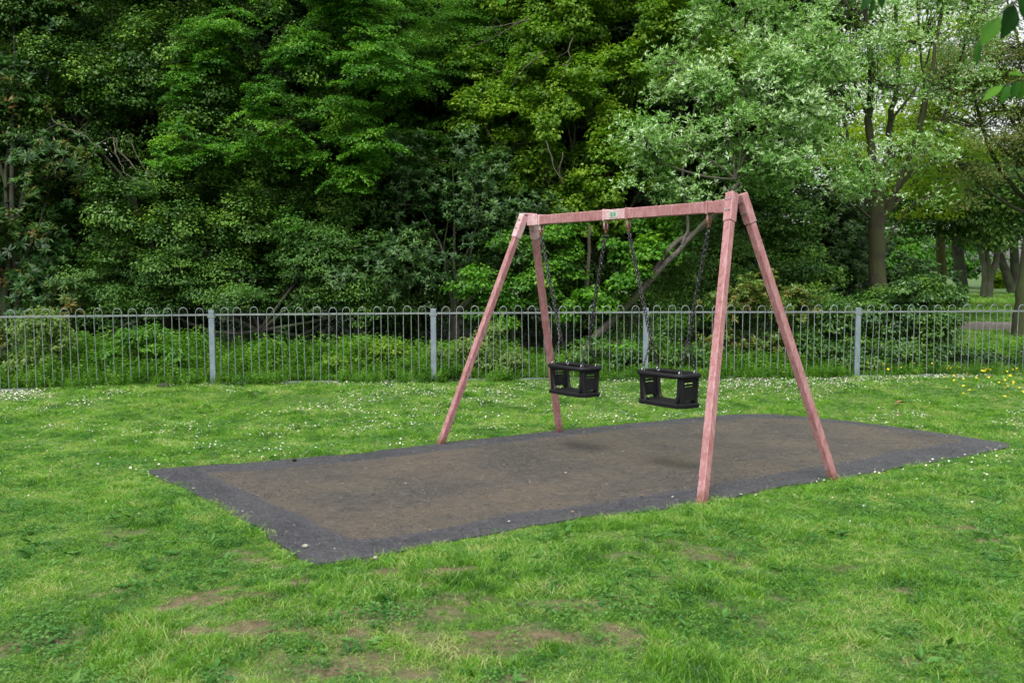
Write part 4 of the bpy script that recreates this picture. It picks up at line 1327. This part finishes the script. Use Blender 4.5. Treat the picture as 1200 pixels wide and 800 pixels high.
# 10 big tree on the right
rt = Vector((at(1029,445,18.5).x, 18.5, 0))
def rt_trunk(mb):
    T_ = lambda u, v, Y=18.5: at(u, v, Y)
    hpath(mb, [rt - Vector((0,0,.1)), T_(1029,380), T_(1028,320), T_(1027,270), T_(1029,235)], [.24,.19,.17,.16,.15], 14, 4, .012, 9)
    arms = [([(1029,240),(1022,190),(1018,140),(1021,90),(1015,20),(1012,-60)], (.16,.14,.125,.10,.07,.04)),
            ([(1031,240),(1040,190),(1044,140),(1052,90),(1050,30),(1048,-60)], (.15,.12,.10,.085,.06,.04)),
            ([(1034,262),(1052,215),(1072,170),(1082,125),(1094,70),(1105,0),(1112,-60)], (.11,.10,.085,.075,.06,.045,.03)),
            ([(1030,250),(1068,200),(1100,150),(1118,95),(1135,30),(1150,-40)], (.08,.07,.06,.045,.035,.02)),
            ([(1026,262),(1004,240),(985,225),(962,212)], (.06,.045,.035,.015)),
            ([(1022,225),(998,170),(985,130),(968,92),(955,40)], (.08,.06,.045,.035,.02)),
            ([(1044,140),(1070,108),(1086,70),(1100,20)], (.05,.04,.03,.015)),
            ([(1072,170),(1085,120),(1078,60),(1075,0)], (.05,.045,.035,.02)),
            ([(1100,150),(1122,128),(1150,120)], (.03,.02,.01)),
            ([(1030,300),(1060,250),(1100,222),(1135,206)], (.04,.03,.02,.008)),
            ([(998,170),(975,150),(960,140)], (.03,.02,.01)),
            ([(1018,140),(1000,90),(1000,30)], (.05,.04,.02))]
    for i, (p, rr) in enumerate(arms):
        dy = [0, .1, -.3, .2, -.2, .3, .2, -.4, .2, -.2, 0, -.3][i]
        hpath(mb, [T_(u, v, 18.5 + dy*j*.5) for j, (u, v) in enumerate(p)], [q*.6 for q in rr], 9, 4, .012, 60+i)
tree('park_whitebeam', 'big tree with mossy forked trunk and airy silvery crown right of the swing', 'tree', rt,
     [L3(960,60,18,1.2,.9), L3(1030,100,17.8,1.0,.6), L3(1000,20,18.2,1.2,.9), L3(1080,50,18.2,1.2,.9), L3(1120,100,18.4,.9,.7), L3(1060,-60,18.5,2.0,1.0), L3(1150,10,18.5,1.2,.9), L3(1010,190,17.6,.8,.35),
      L3(930,130,17.9,.9,.7), L3(1100,190,18,.7,.5), L3(960,220,17.6,.9,.35), L3(1060,170,17.6,.5,.3), L3(1025,215,17.5,.5,.25), L3(1080,235,17.6,.5,.25)],
     470, 90, .33, (.074,.028), 25, M_beam, bark_big, .2, twigs=240, own_trunk=rt_trunk, style='whorl', fill=.5, shell=(.2,1.1), tvar=.24, el0=(0,1.5), nros=26, lvar=.25)

# trees of the park behind, right
def ptree(name, label, u, Y, lobes, lm, bm, tr, seed, n_cl=160, per=90, cr=.7, leaf=(.13,.08), **kw):
    x = (u-600)/F*Y
    return tree(name, label, 'tree', Vector((x, Y, gz(x, Y))), lobes, n_cl, per, cr, leaf, seed, lm, bm, tr, twigs=kw.pop('twigs', 40), **kw)
def col_trunk(pts, rad, seed, extra=()):
    def f(mb):
        hpath(mb, pts, rad, 10, 4, .015, seed)
        for i, (p, rr) in enumerate(extra): hpath(mb, p, rr, 8, 4, .015, seed+i+1)
    return f
ptree('beech_tree', 'sunlit yellow green tree seen through the forks of the mossy tree', 985, 27,
      [L3(930,200,26,2.0,1.4), L3(1000,170,26,2.2,1.5), L3(1070,210,26,1.8,1.2), L3(1050,130,27,2.2,1.6), L3(960,110,27,2.3,1.6), L3(1110,150,27,1.6,1.6), L3(1030,240,26,1.4,.7), L3(1020,60,28,2.0,1.2), L3(1090,80,28,1.5,1.3), L3(1150,90,28.5,1.8,1.6), L3(1130,20,28.5,1.3,1.0), L3(900,40,28,2.2,1.5), L3(960,0,28.5,1.6,1.0), L3(1200,60,29,2,2)],
      M_sun, bark_grey, .12, 31, 460, 120, .6, (.11,.07))
ptree('bronze_tree', 'thin bronze and green tree in the upper right corner', 1290, 23,
      [L3(1150,150,22.5,1.5,1.4), L3(1200,90,22.5,1.6,1.6), L3(1130,60,23,1.3,1.5), L3(1190,200,22.5,1.3,.9), L3(1230,180,22.5,1.2,1.2), L3(1120,190,22.5,.8,.6), L3(1180,0,23,1.9,1.4), L3(1195,50,22,1.4,1.3), L3(1160,100,23,1.3,1.2), L3(1190,130,22.5,1.2,1.0)],
      M_rusty, bark_brown, .14, 32, 420, 100, .45, (.075,.042), twigs=160, fill=.5, shell=(.2,1.1))
p0 = Vector(((1126-600)/F*39, 39, gz((1126-600)/F*39, 39)))
ptree('dark_pine', 'dark evergreen tree with straight black trunk beyond the path', 1126, 39,
      [L3(1100,250,31,1.6,.8), L3(1150,245,31,1.8,.9), L3(1070,240,31,1.3,.8), L3(1180,265,31,1.5,.6), L3(1190,225,38,2.6,1.4), L3(1130,180,39,3,1.5), L3(1160,260,37,1.6,.8), L3(1195,262,37,1.4,.6)],
      M_ivy, bark_dark, .3, 33, 330, 120, .9, (.16,.09), own_trunk=col_trunk([p0, at(1127,330,39), at(1122,290,39), at(1120,230,39)], [.28,.24,.23,.2], 3))
x_ = (1103-600)/F*33
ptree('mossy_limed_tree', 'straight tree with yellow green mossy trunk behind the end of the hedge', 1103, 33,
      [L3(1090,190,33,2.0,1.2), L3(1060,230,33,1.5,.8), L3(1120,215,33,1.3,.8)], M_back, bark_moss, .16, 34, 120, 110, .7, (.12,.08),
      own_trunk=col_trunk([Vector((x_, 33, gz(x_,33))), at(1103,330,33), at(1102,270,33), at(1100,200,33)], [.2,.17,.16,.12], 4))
x_ = (1158-600)/F*50; b0 = Vector((x_, 50, gz(x_, 50)))
ptree('multi_stem_tree', 'grey tree splitting low into several curving stems across the park', 1158, 50,
      [L3(1150,240,50,2.6,1.4), L3(1180,250,50,2.4,1.2)], M_back, bark_grey, .2, 35, 130, 100, .9, (.18,.11),
      own_trunk=col_trunk([b0, at(1160,330,50), at(1168,300,50), at(1166,260,50)], [.26,.20,.16,.12], 5,
          [([b0 + Vector((-.3,0,.2)), at(1154,320,50), at(1149,290,50), at(1146,250,50)], [.2,.16,.14,.1]), ([at(1160,330,50), at(1157,300,50), at(1152,280,50)], [.16,.13,.1])]))
x_ = (1187-600)/F*58; b1 = Vector((x_, 58, gz(x_, 58)))
ptree('leaning_park_tree', 'black tree leaning left beside an upright one in the distant meadow', 1187, 58,
      [L3(1180,250,58,3.2,1.8), L3(1210,255,58,3,1.6)], M_back, bark_dark, .3, 36, 120, 100, 1.0, (.2,.12),
      own_trunk=col_trunk([b1, at(1180,322,58), at(1174,305,58), at(1168,285,58)], [.34,.28,.24,.18], 6,
          [([b1 + Vector((.3,0,0)), at(1189,310,58), at(1188,270,58)], [.33,.28,.26])]))
x_ = (1203-600)/F*22.4; b2 = Vector((x_, 22.4, gz(x_, 22.4)))
ptree('edge_tree', 'brown barked tree cut off by the right edge just before the path', 1203, 22.4,
      [L3(1270,120,22.5,1.8,1.4), L3(1290,40,22.5,2,1.5)], M_maple, bark_brown, .25, 37, 90, 90, .6, (.09,.06),
      own_trunk=col_trunk([b2, at(1201,360,22.4), at(1205,320,22.4), at(1216,240,22.4), at(1240,120,22.4)], [.34,.25,.22,.19,.12], 7))
# rows of trees farther back, added to block light and close sky gaps
proto = None
r = np.random.default_rng(77)
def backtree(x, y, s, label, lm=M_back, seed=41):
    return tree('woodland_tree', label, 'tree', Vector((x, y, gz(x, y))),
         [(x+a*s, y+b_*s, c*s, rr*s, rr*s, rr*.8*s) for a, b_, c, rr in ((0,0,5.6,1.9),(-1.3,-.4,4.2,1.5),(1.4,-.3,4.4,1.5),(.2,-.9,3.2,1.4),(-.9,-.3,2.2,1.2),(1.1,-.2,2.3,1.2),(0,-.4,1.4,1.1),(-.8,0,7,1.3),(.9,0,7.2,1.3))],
         420, 90, .50*s, (.13*s,.08*s), seed, lm, bark_dark, .2*s, 'trees added in the back row to keep the wood dark', twigs=0, tvar=.2)
def copy_tree(o, parent=None):
    c = o.copy(); COL.objects.link(c)
    if parent: c.parent = parent
    for ch in o.children: copy_tree(ch, c)
    return c
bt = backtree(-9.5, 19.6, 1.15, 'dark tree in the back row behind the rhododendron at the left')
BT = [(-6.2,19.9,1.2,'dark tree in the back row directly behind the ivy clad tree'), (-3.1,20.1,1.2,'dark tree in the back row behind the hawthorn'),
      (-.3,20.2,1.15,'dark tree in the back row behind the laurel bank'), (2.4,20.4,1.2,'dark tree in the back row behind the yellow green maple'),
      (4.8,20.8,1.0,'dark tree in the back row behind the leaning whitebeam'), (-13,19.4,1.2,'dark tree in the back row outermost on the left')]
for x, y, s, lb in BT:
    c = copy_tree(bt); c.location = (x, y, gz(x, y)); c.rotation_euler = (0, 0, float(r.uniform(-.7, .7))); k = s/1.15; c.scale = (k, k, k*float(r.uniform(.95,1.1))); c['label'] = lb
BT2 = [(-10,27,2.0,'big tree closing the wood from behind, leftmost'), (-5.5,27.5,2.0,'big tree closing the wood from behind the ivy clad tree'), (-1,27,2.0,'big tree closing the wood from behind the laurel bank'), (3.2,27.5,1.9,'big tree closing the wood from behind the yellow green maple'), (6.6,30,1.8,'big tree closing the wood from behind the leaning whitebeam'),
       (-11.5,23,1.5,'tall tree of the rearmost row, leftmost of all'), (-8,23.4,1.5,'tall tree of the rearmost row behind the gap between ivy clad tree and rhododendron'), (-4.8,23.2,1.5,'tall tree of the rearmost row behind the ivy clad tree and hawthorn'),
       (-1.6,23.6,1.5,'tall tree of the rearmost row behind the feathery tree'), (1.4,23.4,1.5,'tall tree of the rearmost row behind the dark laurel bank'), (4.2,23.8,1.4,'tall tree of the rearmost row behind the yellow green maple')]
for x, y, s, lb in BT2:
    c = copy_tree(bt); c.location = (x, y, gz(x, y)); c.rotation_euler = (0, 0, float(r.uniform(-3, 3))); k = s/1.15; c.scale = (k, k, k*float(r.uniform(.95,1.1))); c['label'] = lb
# understorey bushes added to fill the near-black shade below the crowns
ub = tree('understorey_bush', 'dark low bush on the woodland floor, leftmost of its row', 'bush', Vector((-9.6, 17.4, 0)),
     [(-9.6+a, 17.4+b_, c_, rr, rr*.8, rr*.75) for a, b_, c_, rr in ((0,0,.9,.9),(-.9,.1,.7,.8),(.9,.1,.75,.8),(0,.1,1.8,.9),(-.8,.2,1.6,.7),(.8,.2,1.7,.7),(.1,.2,2.7,.8))],
     300, 90, .30, (.075,.045), 57, M_holly, bark_dark, .05, 'dark bushes added on the woodland floor to fill the shaded gap', twigs=0, tvar=.2)
for i, (x, lb) in enumerate(((-7.6,'dark low bush on the woodland floor behind the first fence panel'), (-5.4,'dark low bush on the woodland floor behind the left fence post'), (-3.3,'dark low bush on the woodland floor behind the second fence panel'),
      (-1.2,'dark low bush on the woodland floor left of the rear left swing leg'), (.9,'dark low bush on the woodland floor behind the rear swing legs'), (3.0,'dark low bush on the woodland floor behind the leaning trunk'), (5.0,'dark low bush on the woodland floor behind the front right leg'))):
    c = copy_tree(ub); y = 17.3 + .5*(i % 2); c.location = (x, y, gz(x, y)); c.rotation_euler = (0, 0, float(r.uniform(-.5, .5))); k = float(r.uniform(.9, 1.1)); c.scale = (k, k, k); c['label'] = lb
ft = tree('far_tree', 'rounded fresh green tree across the park behind the mossy limed trunk', 'tree', Vector((28, 70, gz(28, 70))),
     [(28+a, 70+b_, c, rr, rr, rr*.8) for a, b_, c, rr in ((0,0,7,4),(-3,-.4,5,3),(3,-.3,5,3),(0,-2,2.8,2.8),(-3,-1,2.4,2.2),(3,-1,2.4,2.2),(0,0,10,3))],
     260, 60, 1.2, (.34,.22), 51, M_bright, bark_grey, .4, 'distant park trees', twigs=0)
for x, y, s, lb in ((36, 74, 1.0, 'rounded green distant tree between the multi stemmed and leaning trunks'), (44, 70, .9, 'rounded green distant tree at the right edge of the park view'), (20, 66, 1.0, 'rounded distant tree behind the big mossy forked tree'),
                    (52, 76, 1.1, 'rounded distant tree outermost to the right'), (11, 70, 1.2, 'rounded distant tree farthest left of the park trees')):
    c = copy_tree(ft); c.location = (x, y, gz(x, y)); c.rotation_euler = (0,0,float(r.uniform(-1,1))); c.scale = (s, s, s*float(r.uniform(.8,1.1))); c['label'] = lb

# bare twiggy branches caught in the ivy, upper left, and in the maple
def bare_branch(name, label, sets, Y, m_, base_r=.013):
    root = empty(name, at(*sets[0][0], Y), label, 'dead branch')
    for i, s_ in enumerate(sets):
        mb = MB()
        pts = [at(u, v, Y - .1*j*(1 if i % 2 else -.5)) for j, (u, v) in enumerate(s_)]
        n_ = len(pts)
        pp_ = hpath(mb, pts, [base_r*(1-.7*j/(n_-1)) for j in range(n_)], 5, 4, .012, i)
        q = np.random.default_rng(i+5)
        for j in range(2, len(pp_)-1, 2):
            e = pp_[j] + Vector((q.normal(0,.12), q.normal(0,.1), q.normal(0,.12)))
            limb(mb, pp_[j], e, base_r*.4, .002, int(q.integers(1e6)), .2, 4, 3)
        mb.build('branch', m_, root)
bare_branch('dead_branch', 'pale bare forked branch sticking out of the ivy clad tree', [[(160,200),(140,175),(134,162),(118,168),(100,192),(92,212)],[(134,162),(136,180),(148,202),(160,214)],[(150,158),(162,185),(178,212)],[(60,140),(80,150),(100,160),(112,172)],[(80,170),(72,190),(60,206)]], 14.35, twig_m)
bare_branch('dead_branch', 'fan of grey bare twigs high above the left end of the crossbeam', [[(620,20),(600,32),(570,48),(545,58)],[(620,24),(590,30),(560,36)],[(640,60),(615,80),(600,100)],[(670,45),(664,75),(655,95)],[(660,180),(655,205),(662,215)],[(640,165),(648,190),(660,215)]], 15.3, twig_m, .014)
# standing bare stem under the beam at the left
mb = MB(); hpath(mb, [at(688,350,15.3), at(689,320,15.3), at(691,285,15.3), at(690,262,15.3)], [.04,.035,.03,.022], 8, 4, .006, 2)
st = mb.build('bare_sapling', twig_m); tag(st, 'thin pale upright bare stem in the dark gap below the crossbeam', 'sapling')

# ------------------------------------------------------------------ undergrowth
def weed(name, h, nl, leaf, seed, spread=.1, umbel=False):
    q = np.random.default_rng(seed)
    V, Fc = [], []
    P, Nn, D, Ls, Ws = [], [], [], [], []
    stems = 4
    Vs, Fs = [], []
    off = 0
    for s_ in range(stems):
        bx, by = q.normal(0, spread, 2)
        lx, ly = q.normal(0, .14, 2)*h
        hh = h*q.uniform(.7, 1.1)
        o = len(Vs)
        for z in (0, .5, 1):
            for dx in (-.003, .003): Vs.append((bx+lx*z*z+dx, by+ly*z*z, hh*z))
        Fs += [(o,o+1,o+3),(o,o+3,o+2),(o+2,o+3,o+5),(o+2,o+5,o+4)]
        for i in range(nl):
            t = (i+1)/nl
            a = i*2.4 + q.normal(0,.3)
            P.append((bx+lx*t*t, by+ly*t*t, hh*t)); D.append((math.cos(a), math.sin(a), .35 - .5*(1-t)))
            Nn.append((q.normal(0,.25), q.normal(0,.25), 1)); Ls.append(leaf[0]*(1.1-.5*t)*q.uniform(.8,1.2)); Ws.append(leaf[1]*(1.1-.4*t))
    Nn = unit(np.array(Nn) - .25*np.array(D))
    V, Fc = leaf_arrays(np.array(P), Nn, np.array(D), np.array(Ls), np.array(Ws))
    V = np.concatenate([V, np.array(Vs)]); Fc = np.concatenate([Fc, np.array(Fs) + len(P)*4])
    return bpy.data.objects.new(name, np_mesh(name, V, Fc, [M_weed]))
weeds = [weed('weed', .5, 14, (.10,.055), 200+i) for i in range(4)] + [weed('weed', .38, 18, (.07,.05), 210+i, .08) for i in range(3)] + [blades_mesh('rank_grass', 26, .10, .20, .50, .008, .8, M_weed, 220+i, 4) for i in range(3)]
C_weed = lib('weed_library', weeds)
n_ = 6800
X = r.uniform(-9.5, 9.6, n_); Y = fence_y(X) + .06 + (r.random(n_)**1.5)*2.6
hgt = .36 + .70*vnoise(X, Y, .7)
hgt *= np.where(X < 0, .95, .75)
hgt *= .62 + .5*sstep((Y - fence_y(X))/1.2)
hgt = np.where(Y - fence_y(X) < .3, hgt*.75, hgt)
dark = (X > -1.2) & (X < 4)
keep = r.random(n_) < np.where(X > 7.4, .6, 1) * (.6 + .6*sstep((vnoise(X+31, Y, .45)-.25)/.3))
X, Y, hgt = X[keep], Y[keep], hgt[keep]
o = scatter('undergrowth', np.stack([X, Y, ground_z(X, Y)-.02], 1), np.stack([r.normal(0,.1,len(X)), r.normal(0,.1,len(X)), r.uniform(0,6.28,len(X))],1),
            np.stack([hgt*.8+.35, hgt*.8+.35, hgt*1.25], 1), np.where(r.random(len(X)) < .22, r.integers(7,10,len(X)), r.integers(0,7,len(X))), C_weed, 10)
tag(o, 'nettles and rank weeds growing along the back of the fence', 'undergrowth', kind='stuff')
# weeds poking through to the lawn side
n_ = 900
X = r.uniform(-9.5, 9.6, n_); Y = fence_y(X) - .02 - r.random(n_)*.14
keep = vnoise(X, Y, .5) > .40
X, Y = X[keep], Y[keep]
o = scatter('fence_foot_weeds', np.stack([X, Y, ground_z(X, Y)-.02], 1), np.stack([r.normal(0,.2,len(X)), r.normal(0,.2,len(X)), r.uniform(0,6.28,len(X))],1),
            np.repeat(r.uniform(.25,.55,(len(X),1)),3,1), r.integers(0,10,len(X)), C_weed, 10)
tag(o, 'short weeds along the foot of the fence on the lawn side', 'weeds', kind='stuff')

# single shrubs in the undergrowth
def shrub(label, u, Y, lobes, lm, seed, n_cl=60, per=60, cr=.16, leaf=(.06,.035), name='small_shrub', **kw):
    x = (u-600)/F*Y
    return tree(name, label, 'shrub', Vector((x, Y, gz(x, Y))), lobes, n_cl, per, cr, leaf, seed, lm, bark_brown, .018, twigs=25, stems=3, **kw)
shrub('wispy pale green bush topping the fence near the left end', 45, 12.6, [L3(45,385,12.6,.25,.2), L3(60,405,12.6,.3,.2), L3(38,370,12.6,.14,.2), L3(30,425,12.6,.3,.2)], M_wan, 61, 60, 45)
shrub('rounded leafy bush behind the middle of the first fence panel', 165, 12.9, [L3(165,408,12.9,.22,.16), L3(180,392,13,.14,.14), L3(140,415,12.9,.2,.16), L3(200,420,12.9,.2,.14), L3(152,398,12.8,.1,.14)], M_bright, 62, 60, 60)
shrub('low reddish leaved bush against the left edge of the view', 5, 12.7, [L3(5,395,12.7,.25,.18), L3(-25,400,12.7,.3,.2)], M_pieris, 63, 40, 50)
shrub('bright bush behind the fence just left of the left front leg', 530, 13.3, [L3(520,420,13.3,.28,.18), L3(555,410,13.3,.24,.18), L3(575,400,13.5,.16,.16), L3(580,425,13.2,.3,.16)], M_wan, 64, 80, 60)
shrub('yellowish low bush behind the fence left of the first post from the middle', 450, 13.4, [L3(430,410,13.4,.2,.14), L3(460,415,13.4,.25,.14), L3(400,425,13.3,.2,.12)], M_maple, 65, 50, 50, leaf=(.05,.035))
shrub('sprawling rose bush with a few brown leaves between the two swing seats', 745, 13.6, [L3(735,420,13.6,.32,.2), L3(770,410,13.6,.35,.2), L3(700,415,13.6,.3,.18), L3(800,420,13.5,.3,.2)], M_hedge, 66, 80, 55)
shrub('blue green ground hugging bush behind the fence at the far right', 1165, 14.2, [L3(1140,425,14.2,.35,.16), L3(1175,428,14.2,.4,.17), L3(1210,425,14.2,.4,.17)], M_laurel, 67, 90, 60)
shrub('fresh green low bush in front of the hedge foot', 1050, 14.0, [L3(1050,425,14,.4,.15), L3(1010,430,14,.35,.14), L3(1090,432,14,.3,.12)], M_hedge, 68, 70, 55)

# pale far bush and parked car in the distance
x_ = (1170-600)/F*72
shrub('pale yellow sunlit bush far across the park', 1170, 72, [L3(1168,332,72,.7,.5), L3(1175,333,72,.6,.45)], M_sun, 69, 40, 40, .4, (.3,.2), name='far_bush')
car_b, n, b, out = mat('silver_car_paint'); b.inputs['Base Color'].default_value = (.45,.47,.5,1); b.inputs['Metallic'].default_value = .4; b.inputs['Roughness'].default_value = .35
glass, n, b, out = mat('dark_car_glass'); b.inputs['Base Color'].default_value = (.02,.025,.03,1); b.inputs['Roughness'].default_value = .1
tyre, n, b, out = mat('tyre_rubber'); b.inputs['Base Color'].default_value = (.02,.02,.02,1); b.inputs['Roughness'].default_value = .8
cx, cy_ = (1200-600)/F*80, 80
cz = gz(cx, cy_)
car = empty('parked_car', (cx, cy_, cz), 'silver car parked far away behind the tree trunks at the right edge', 'car')
def prism(mb, prof, y0, y1, m=0):
    k = len(prof)
    Vv = [Vector((cx+p[0], cy_+y0, cz+p[1])) for p in prof] + [Vector((cx+p[0], cy_+y1, cz+p[1])) for p in prof]
    mb.add(Vv, [tuple(range(k)), tuple(range(k, 2*k))[::-1]] + [(i, k+i, k+(i+1)%k, (i+1)%k) for i in range(k)], m)
mb = MB(); prism(mb, [(-2.1,.3),(2.1,.3),(2.15,.75),(1.9,.9),(1.2,.97),(-1.1,.97),(-1.95,.85),(-2.15,.6)], -.85, .85); mb.build('body', car_b, car)
mb = MB(); prism(mb, [(-1.1,.97),(1.3,.97),(.85,1.38),(-.55,1.38)], -.74, .74); mb.build('window', glass, car)
mb = MB(); prism(mb, [(-.58,1.38),(.88,1.38),(.7,1.46),(-.4,1.46)], -.72, .72); mb.build('roof', car_b, car)
for wx in (-1.3, 1.3):
    for wy in (-.8, .8):
        mb = MB(); mb.tube([(cx+wx, cy_+wy-.1, cz+.32), (cx+wx, cy_+wy+.1, cz+.32)], .32, 16); mb.build('wheel', tyre, car)

# ------------------------------------------------------------------ leaves hanging into view at the top right, close by
near_leaf = leaf_mat('broad_near_leaf', [(.007,.036,.004), (.013,.062,.005), (.026,.10,.007), (.07,.19,.012)], rough=.6, trans=.3, nscale=9, spec=.12)
def big_leaf(P, D, Nn, L, W, tint, parent):
    D = Vector(D).normalized(); Nn = Vector(Nn); Nn = (Nn - D*Nn.dot(D)).normalized(); S = Nn.cross(D)
    prof = [0, .42, .8, 1.0, .96, .75, .42, 0]
    V_, F_ = [], []
    n_ = len(prof)
    for i, w_ in enumerate(prof):
        t = i/(n_-1)
        c = Vector(P) + D*L*t - Nn*L*.18*t*t
        for s_ in (-1, -.5, 0, .5, 1):
            V_.append(c + S*W/2*w_*s_ + Nn*W*.14*abs(s_)*w_ + Nn*W*.03*math.sin(i*2.1)*s_*s_)
    for i in range(n_-1):
        for j in range(4):
            F_.append((i*5+j, i*5+j+1, (i+1)*5+j+1, (i+1)*5+j))
    me = np_mesh('leaf', np.array([tuple(v) for v in V_]), np.array(F_), [near_leaf], np.full(len(F_), tint), True)
    o = bpy.data.objects.new('leaf', me); COL.objects.link(o); o.parent = parent
    o.matrix_parent_inverse = Matrix.Translation(-Vector(parent.location))
def spray(label, twig, leaves_, Y0):
    root = empty('overhanging_branch', at(*twig[0]), label, 'branch', 'leafy twigs hanging in from above')
    mb = MB(); hpath(mb, [at(*t) for t in twig], list(np.linspace(.004, .0015, len(twig))), 6, 4, .002, 3); mb.build('twig', bark_brown, root)
    for (u0, v0, u1, v1, wpx, tint, Y, nn) in leaves_:
        a, b_ = at(u0, v0, Y), at(u1, v1, Y - .01)
        big_leaf(a, b_-a, nn, (b_-a).length*.85, wpx/F*Y*.8, tint, root)
spray('twig with big dark oval leaves hanging into the top right corner', [(1215,-14,2.2),(1196,-2,2.2),(1180,10,2.18),(1164,26,2.15)],
      [(1186,2,1178,52,34,.1,2.2,(.4,-1,.1)), (1172,20,1146,56,24,.7,2.15,(-.3,-.9,.5)), (1150,44,1140,82,10,.5,2.2,(-.8,-.5,.3)), (1200,-8,1204,26,30,.2,2.25,(.2,-1,.4))], 2.2)
spray('twig with paler green leaves hanging in lower down at the right edge', [(1230,84,2.5),(1210,90,2.5),(1192,96,2.5),(1174,102,2.5)],
      [(1176,100,1148,118,14,.95,2.5,(0,-.7,.7)), (1182,98,1172,124,15,.6,2.5,(-.4,-.8,.4)), (1192,94,1186,120,14,.45,2.45,(.1,-.9,.4)),
       (1202,90,1196,122,15,.6,2.5,(.3,-.8,.4)), (1210,92,1206,130,15,.3,2.55,(.4,-.8,.3)), (1200,88,1180,84,10,.8,2.5,(0,-.7,.7))], 2.5)
spray('small dark leaf cluster poking down from the top edge left of the sky gap', [(1040,-25,2.4),(1030,-12,2.4),(1022,-2,2.4)],
      [(1030,-12,1036,12,14,.1,2.4,(.2,-1,.1)), (1022,-8,1008,14,13,.15,2.4,(-.3,-.9,.3)), (1024,-4,1020,26,9,.3,2.4,(.3,-.8,.2)), (1008,-14,996,8,12,.25,2.45,(-.2,-1,.4))], 2.4)
spray('single bright leaf just showing at the top edge above the maple', [(600,-26,2.6),(594,-14,2.6),(590,-8,2.6)],
      [(592,-10,584,9,12,.9,2.6,(0,-.8,.6)), (604,-18,600,-2,11,.6,2.6,(.2,-.8,.4))], 2.6)

# ------------------------------------------------------------------ small things on the lawn
dead_m, n, b, out = mat('dead_leaf'); n1 = noise(n, 30, 4, .6)
n.links.new(ramp(n, [(.3,(.16,.07,.03)),(.7,(.36,.19,.09))], n1.outputs['Fac']).outputs[0], b.inputs['Base Color'])
def curled(label, u, v, size, m_, name='fallen_leaf', cat='leaf', on_pad=False):
    p = on_plane(u, v)
    p.z = (plane_z(p.x, p.y)+.012) if on_pad else gz(p.x, p.y) + .045
    V_, F_ = [], []
    for i in range(7):
        t = i/6; w_ = math.sin(math.pi*min(.98, t*.9+.05))
        for s_ in (-1,-.5,0,.5,1):
            V_.append((p.x + (t-.5)*size, p.y + s_*w_*size*.28, p.z + abs(s_)*w_*size*.16 + .02*math.sin(3*t)*size*5))
    for i in range(6):
        for j in range(4): F_.append((i*5+j, i*5+j+1, (i+1)*5+j+1, (i+1)*5+j))
    me = np_mesh(name, np.array(V_), np.array(F_), [m_], None, True)
    o = bpy.data.objects.new(name, me); COL.objects.link(o)
    tag(o, label, cat)
curled('curled brown dead leaf on the grass behind the right part of the play surface', 1055, 484, .13, dead_m)
def stone(name, label, cat, p, s, m_, seed):
    q = np.random.default_rng(seed)
    mb = MB()
    nu, nv = 9, 6
    V_ = []
    for j in range(nv+1):
        th = math.pi*j/nv
        for i in range(nu):
            a = 2*math.pi*i/nu; k = 1 + q.normal(0, .10)
            V_.append(p + Vector((s[0]*math.sin(th)*math.cos(a)*k, s[1]*math.sin(th)*math.sin(a)*k, s[2]*math.cos(th)*k)))
    mb.add(V_, [(j*nu+i, j*nu+(i+1)%nu, (j+1)*nu+(i+1)%nu, (j+1)*nu+i) for j in range(nv) for i in range(nu)], 0, True)
    tag(mb.build(name, m_), label, cat)
p = at(191, 452, 11.9); p.z = gz(p.x, p.y) + .02
stone('earth_clod', 'dark clod of earth at the foot of the fence near the left post', 'clod', p, (.09,.06,.05), bark_dark, 3)
stone_m, n, b, out = mat('pale_pebble'); b.inputs['Base Color'].default_value = (.26,.25,.21,1)
p = on_plane(440, 658); p.z = gz(p.x, p.y) + .02
stone('pebble', 'pale pebble in the grass by the front corner of the play surface', 'pebble', p, (.013,.011,.010), stone_m, 4)
p = on_plane(345, 541); p.z = plane_z(p.x, p.y) + .014
stone('pebble', 'small black lump on the play surface near its left back edge', 'pebble', p, (.02,.015,.012), rubber, 5)
p = on_plane(358, 642); p.z = plane_z(p.x, p.y) + .012
stone('pebble', 'grey chip on the asphalt edging near the front corner', 'pebble', p, (.018,.013,.010), stone_m, 6)
print('leaf tris', TRI[0])
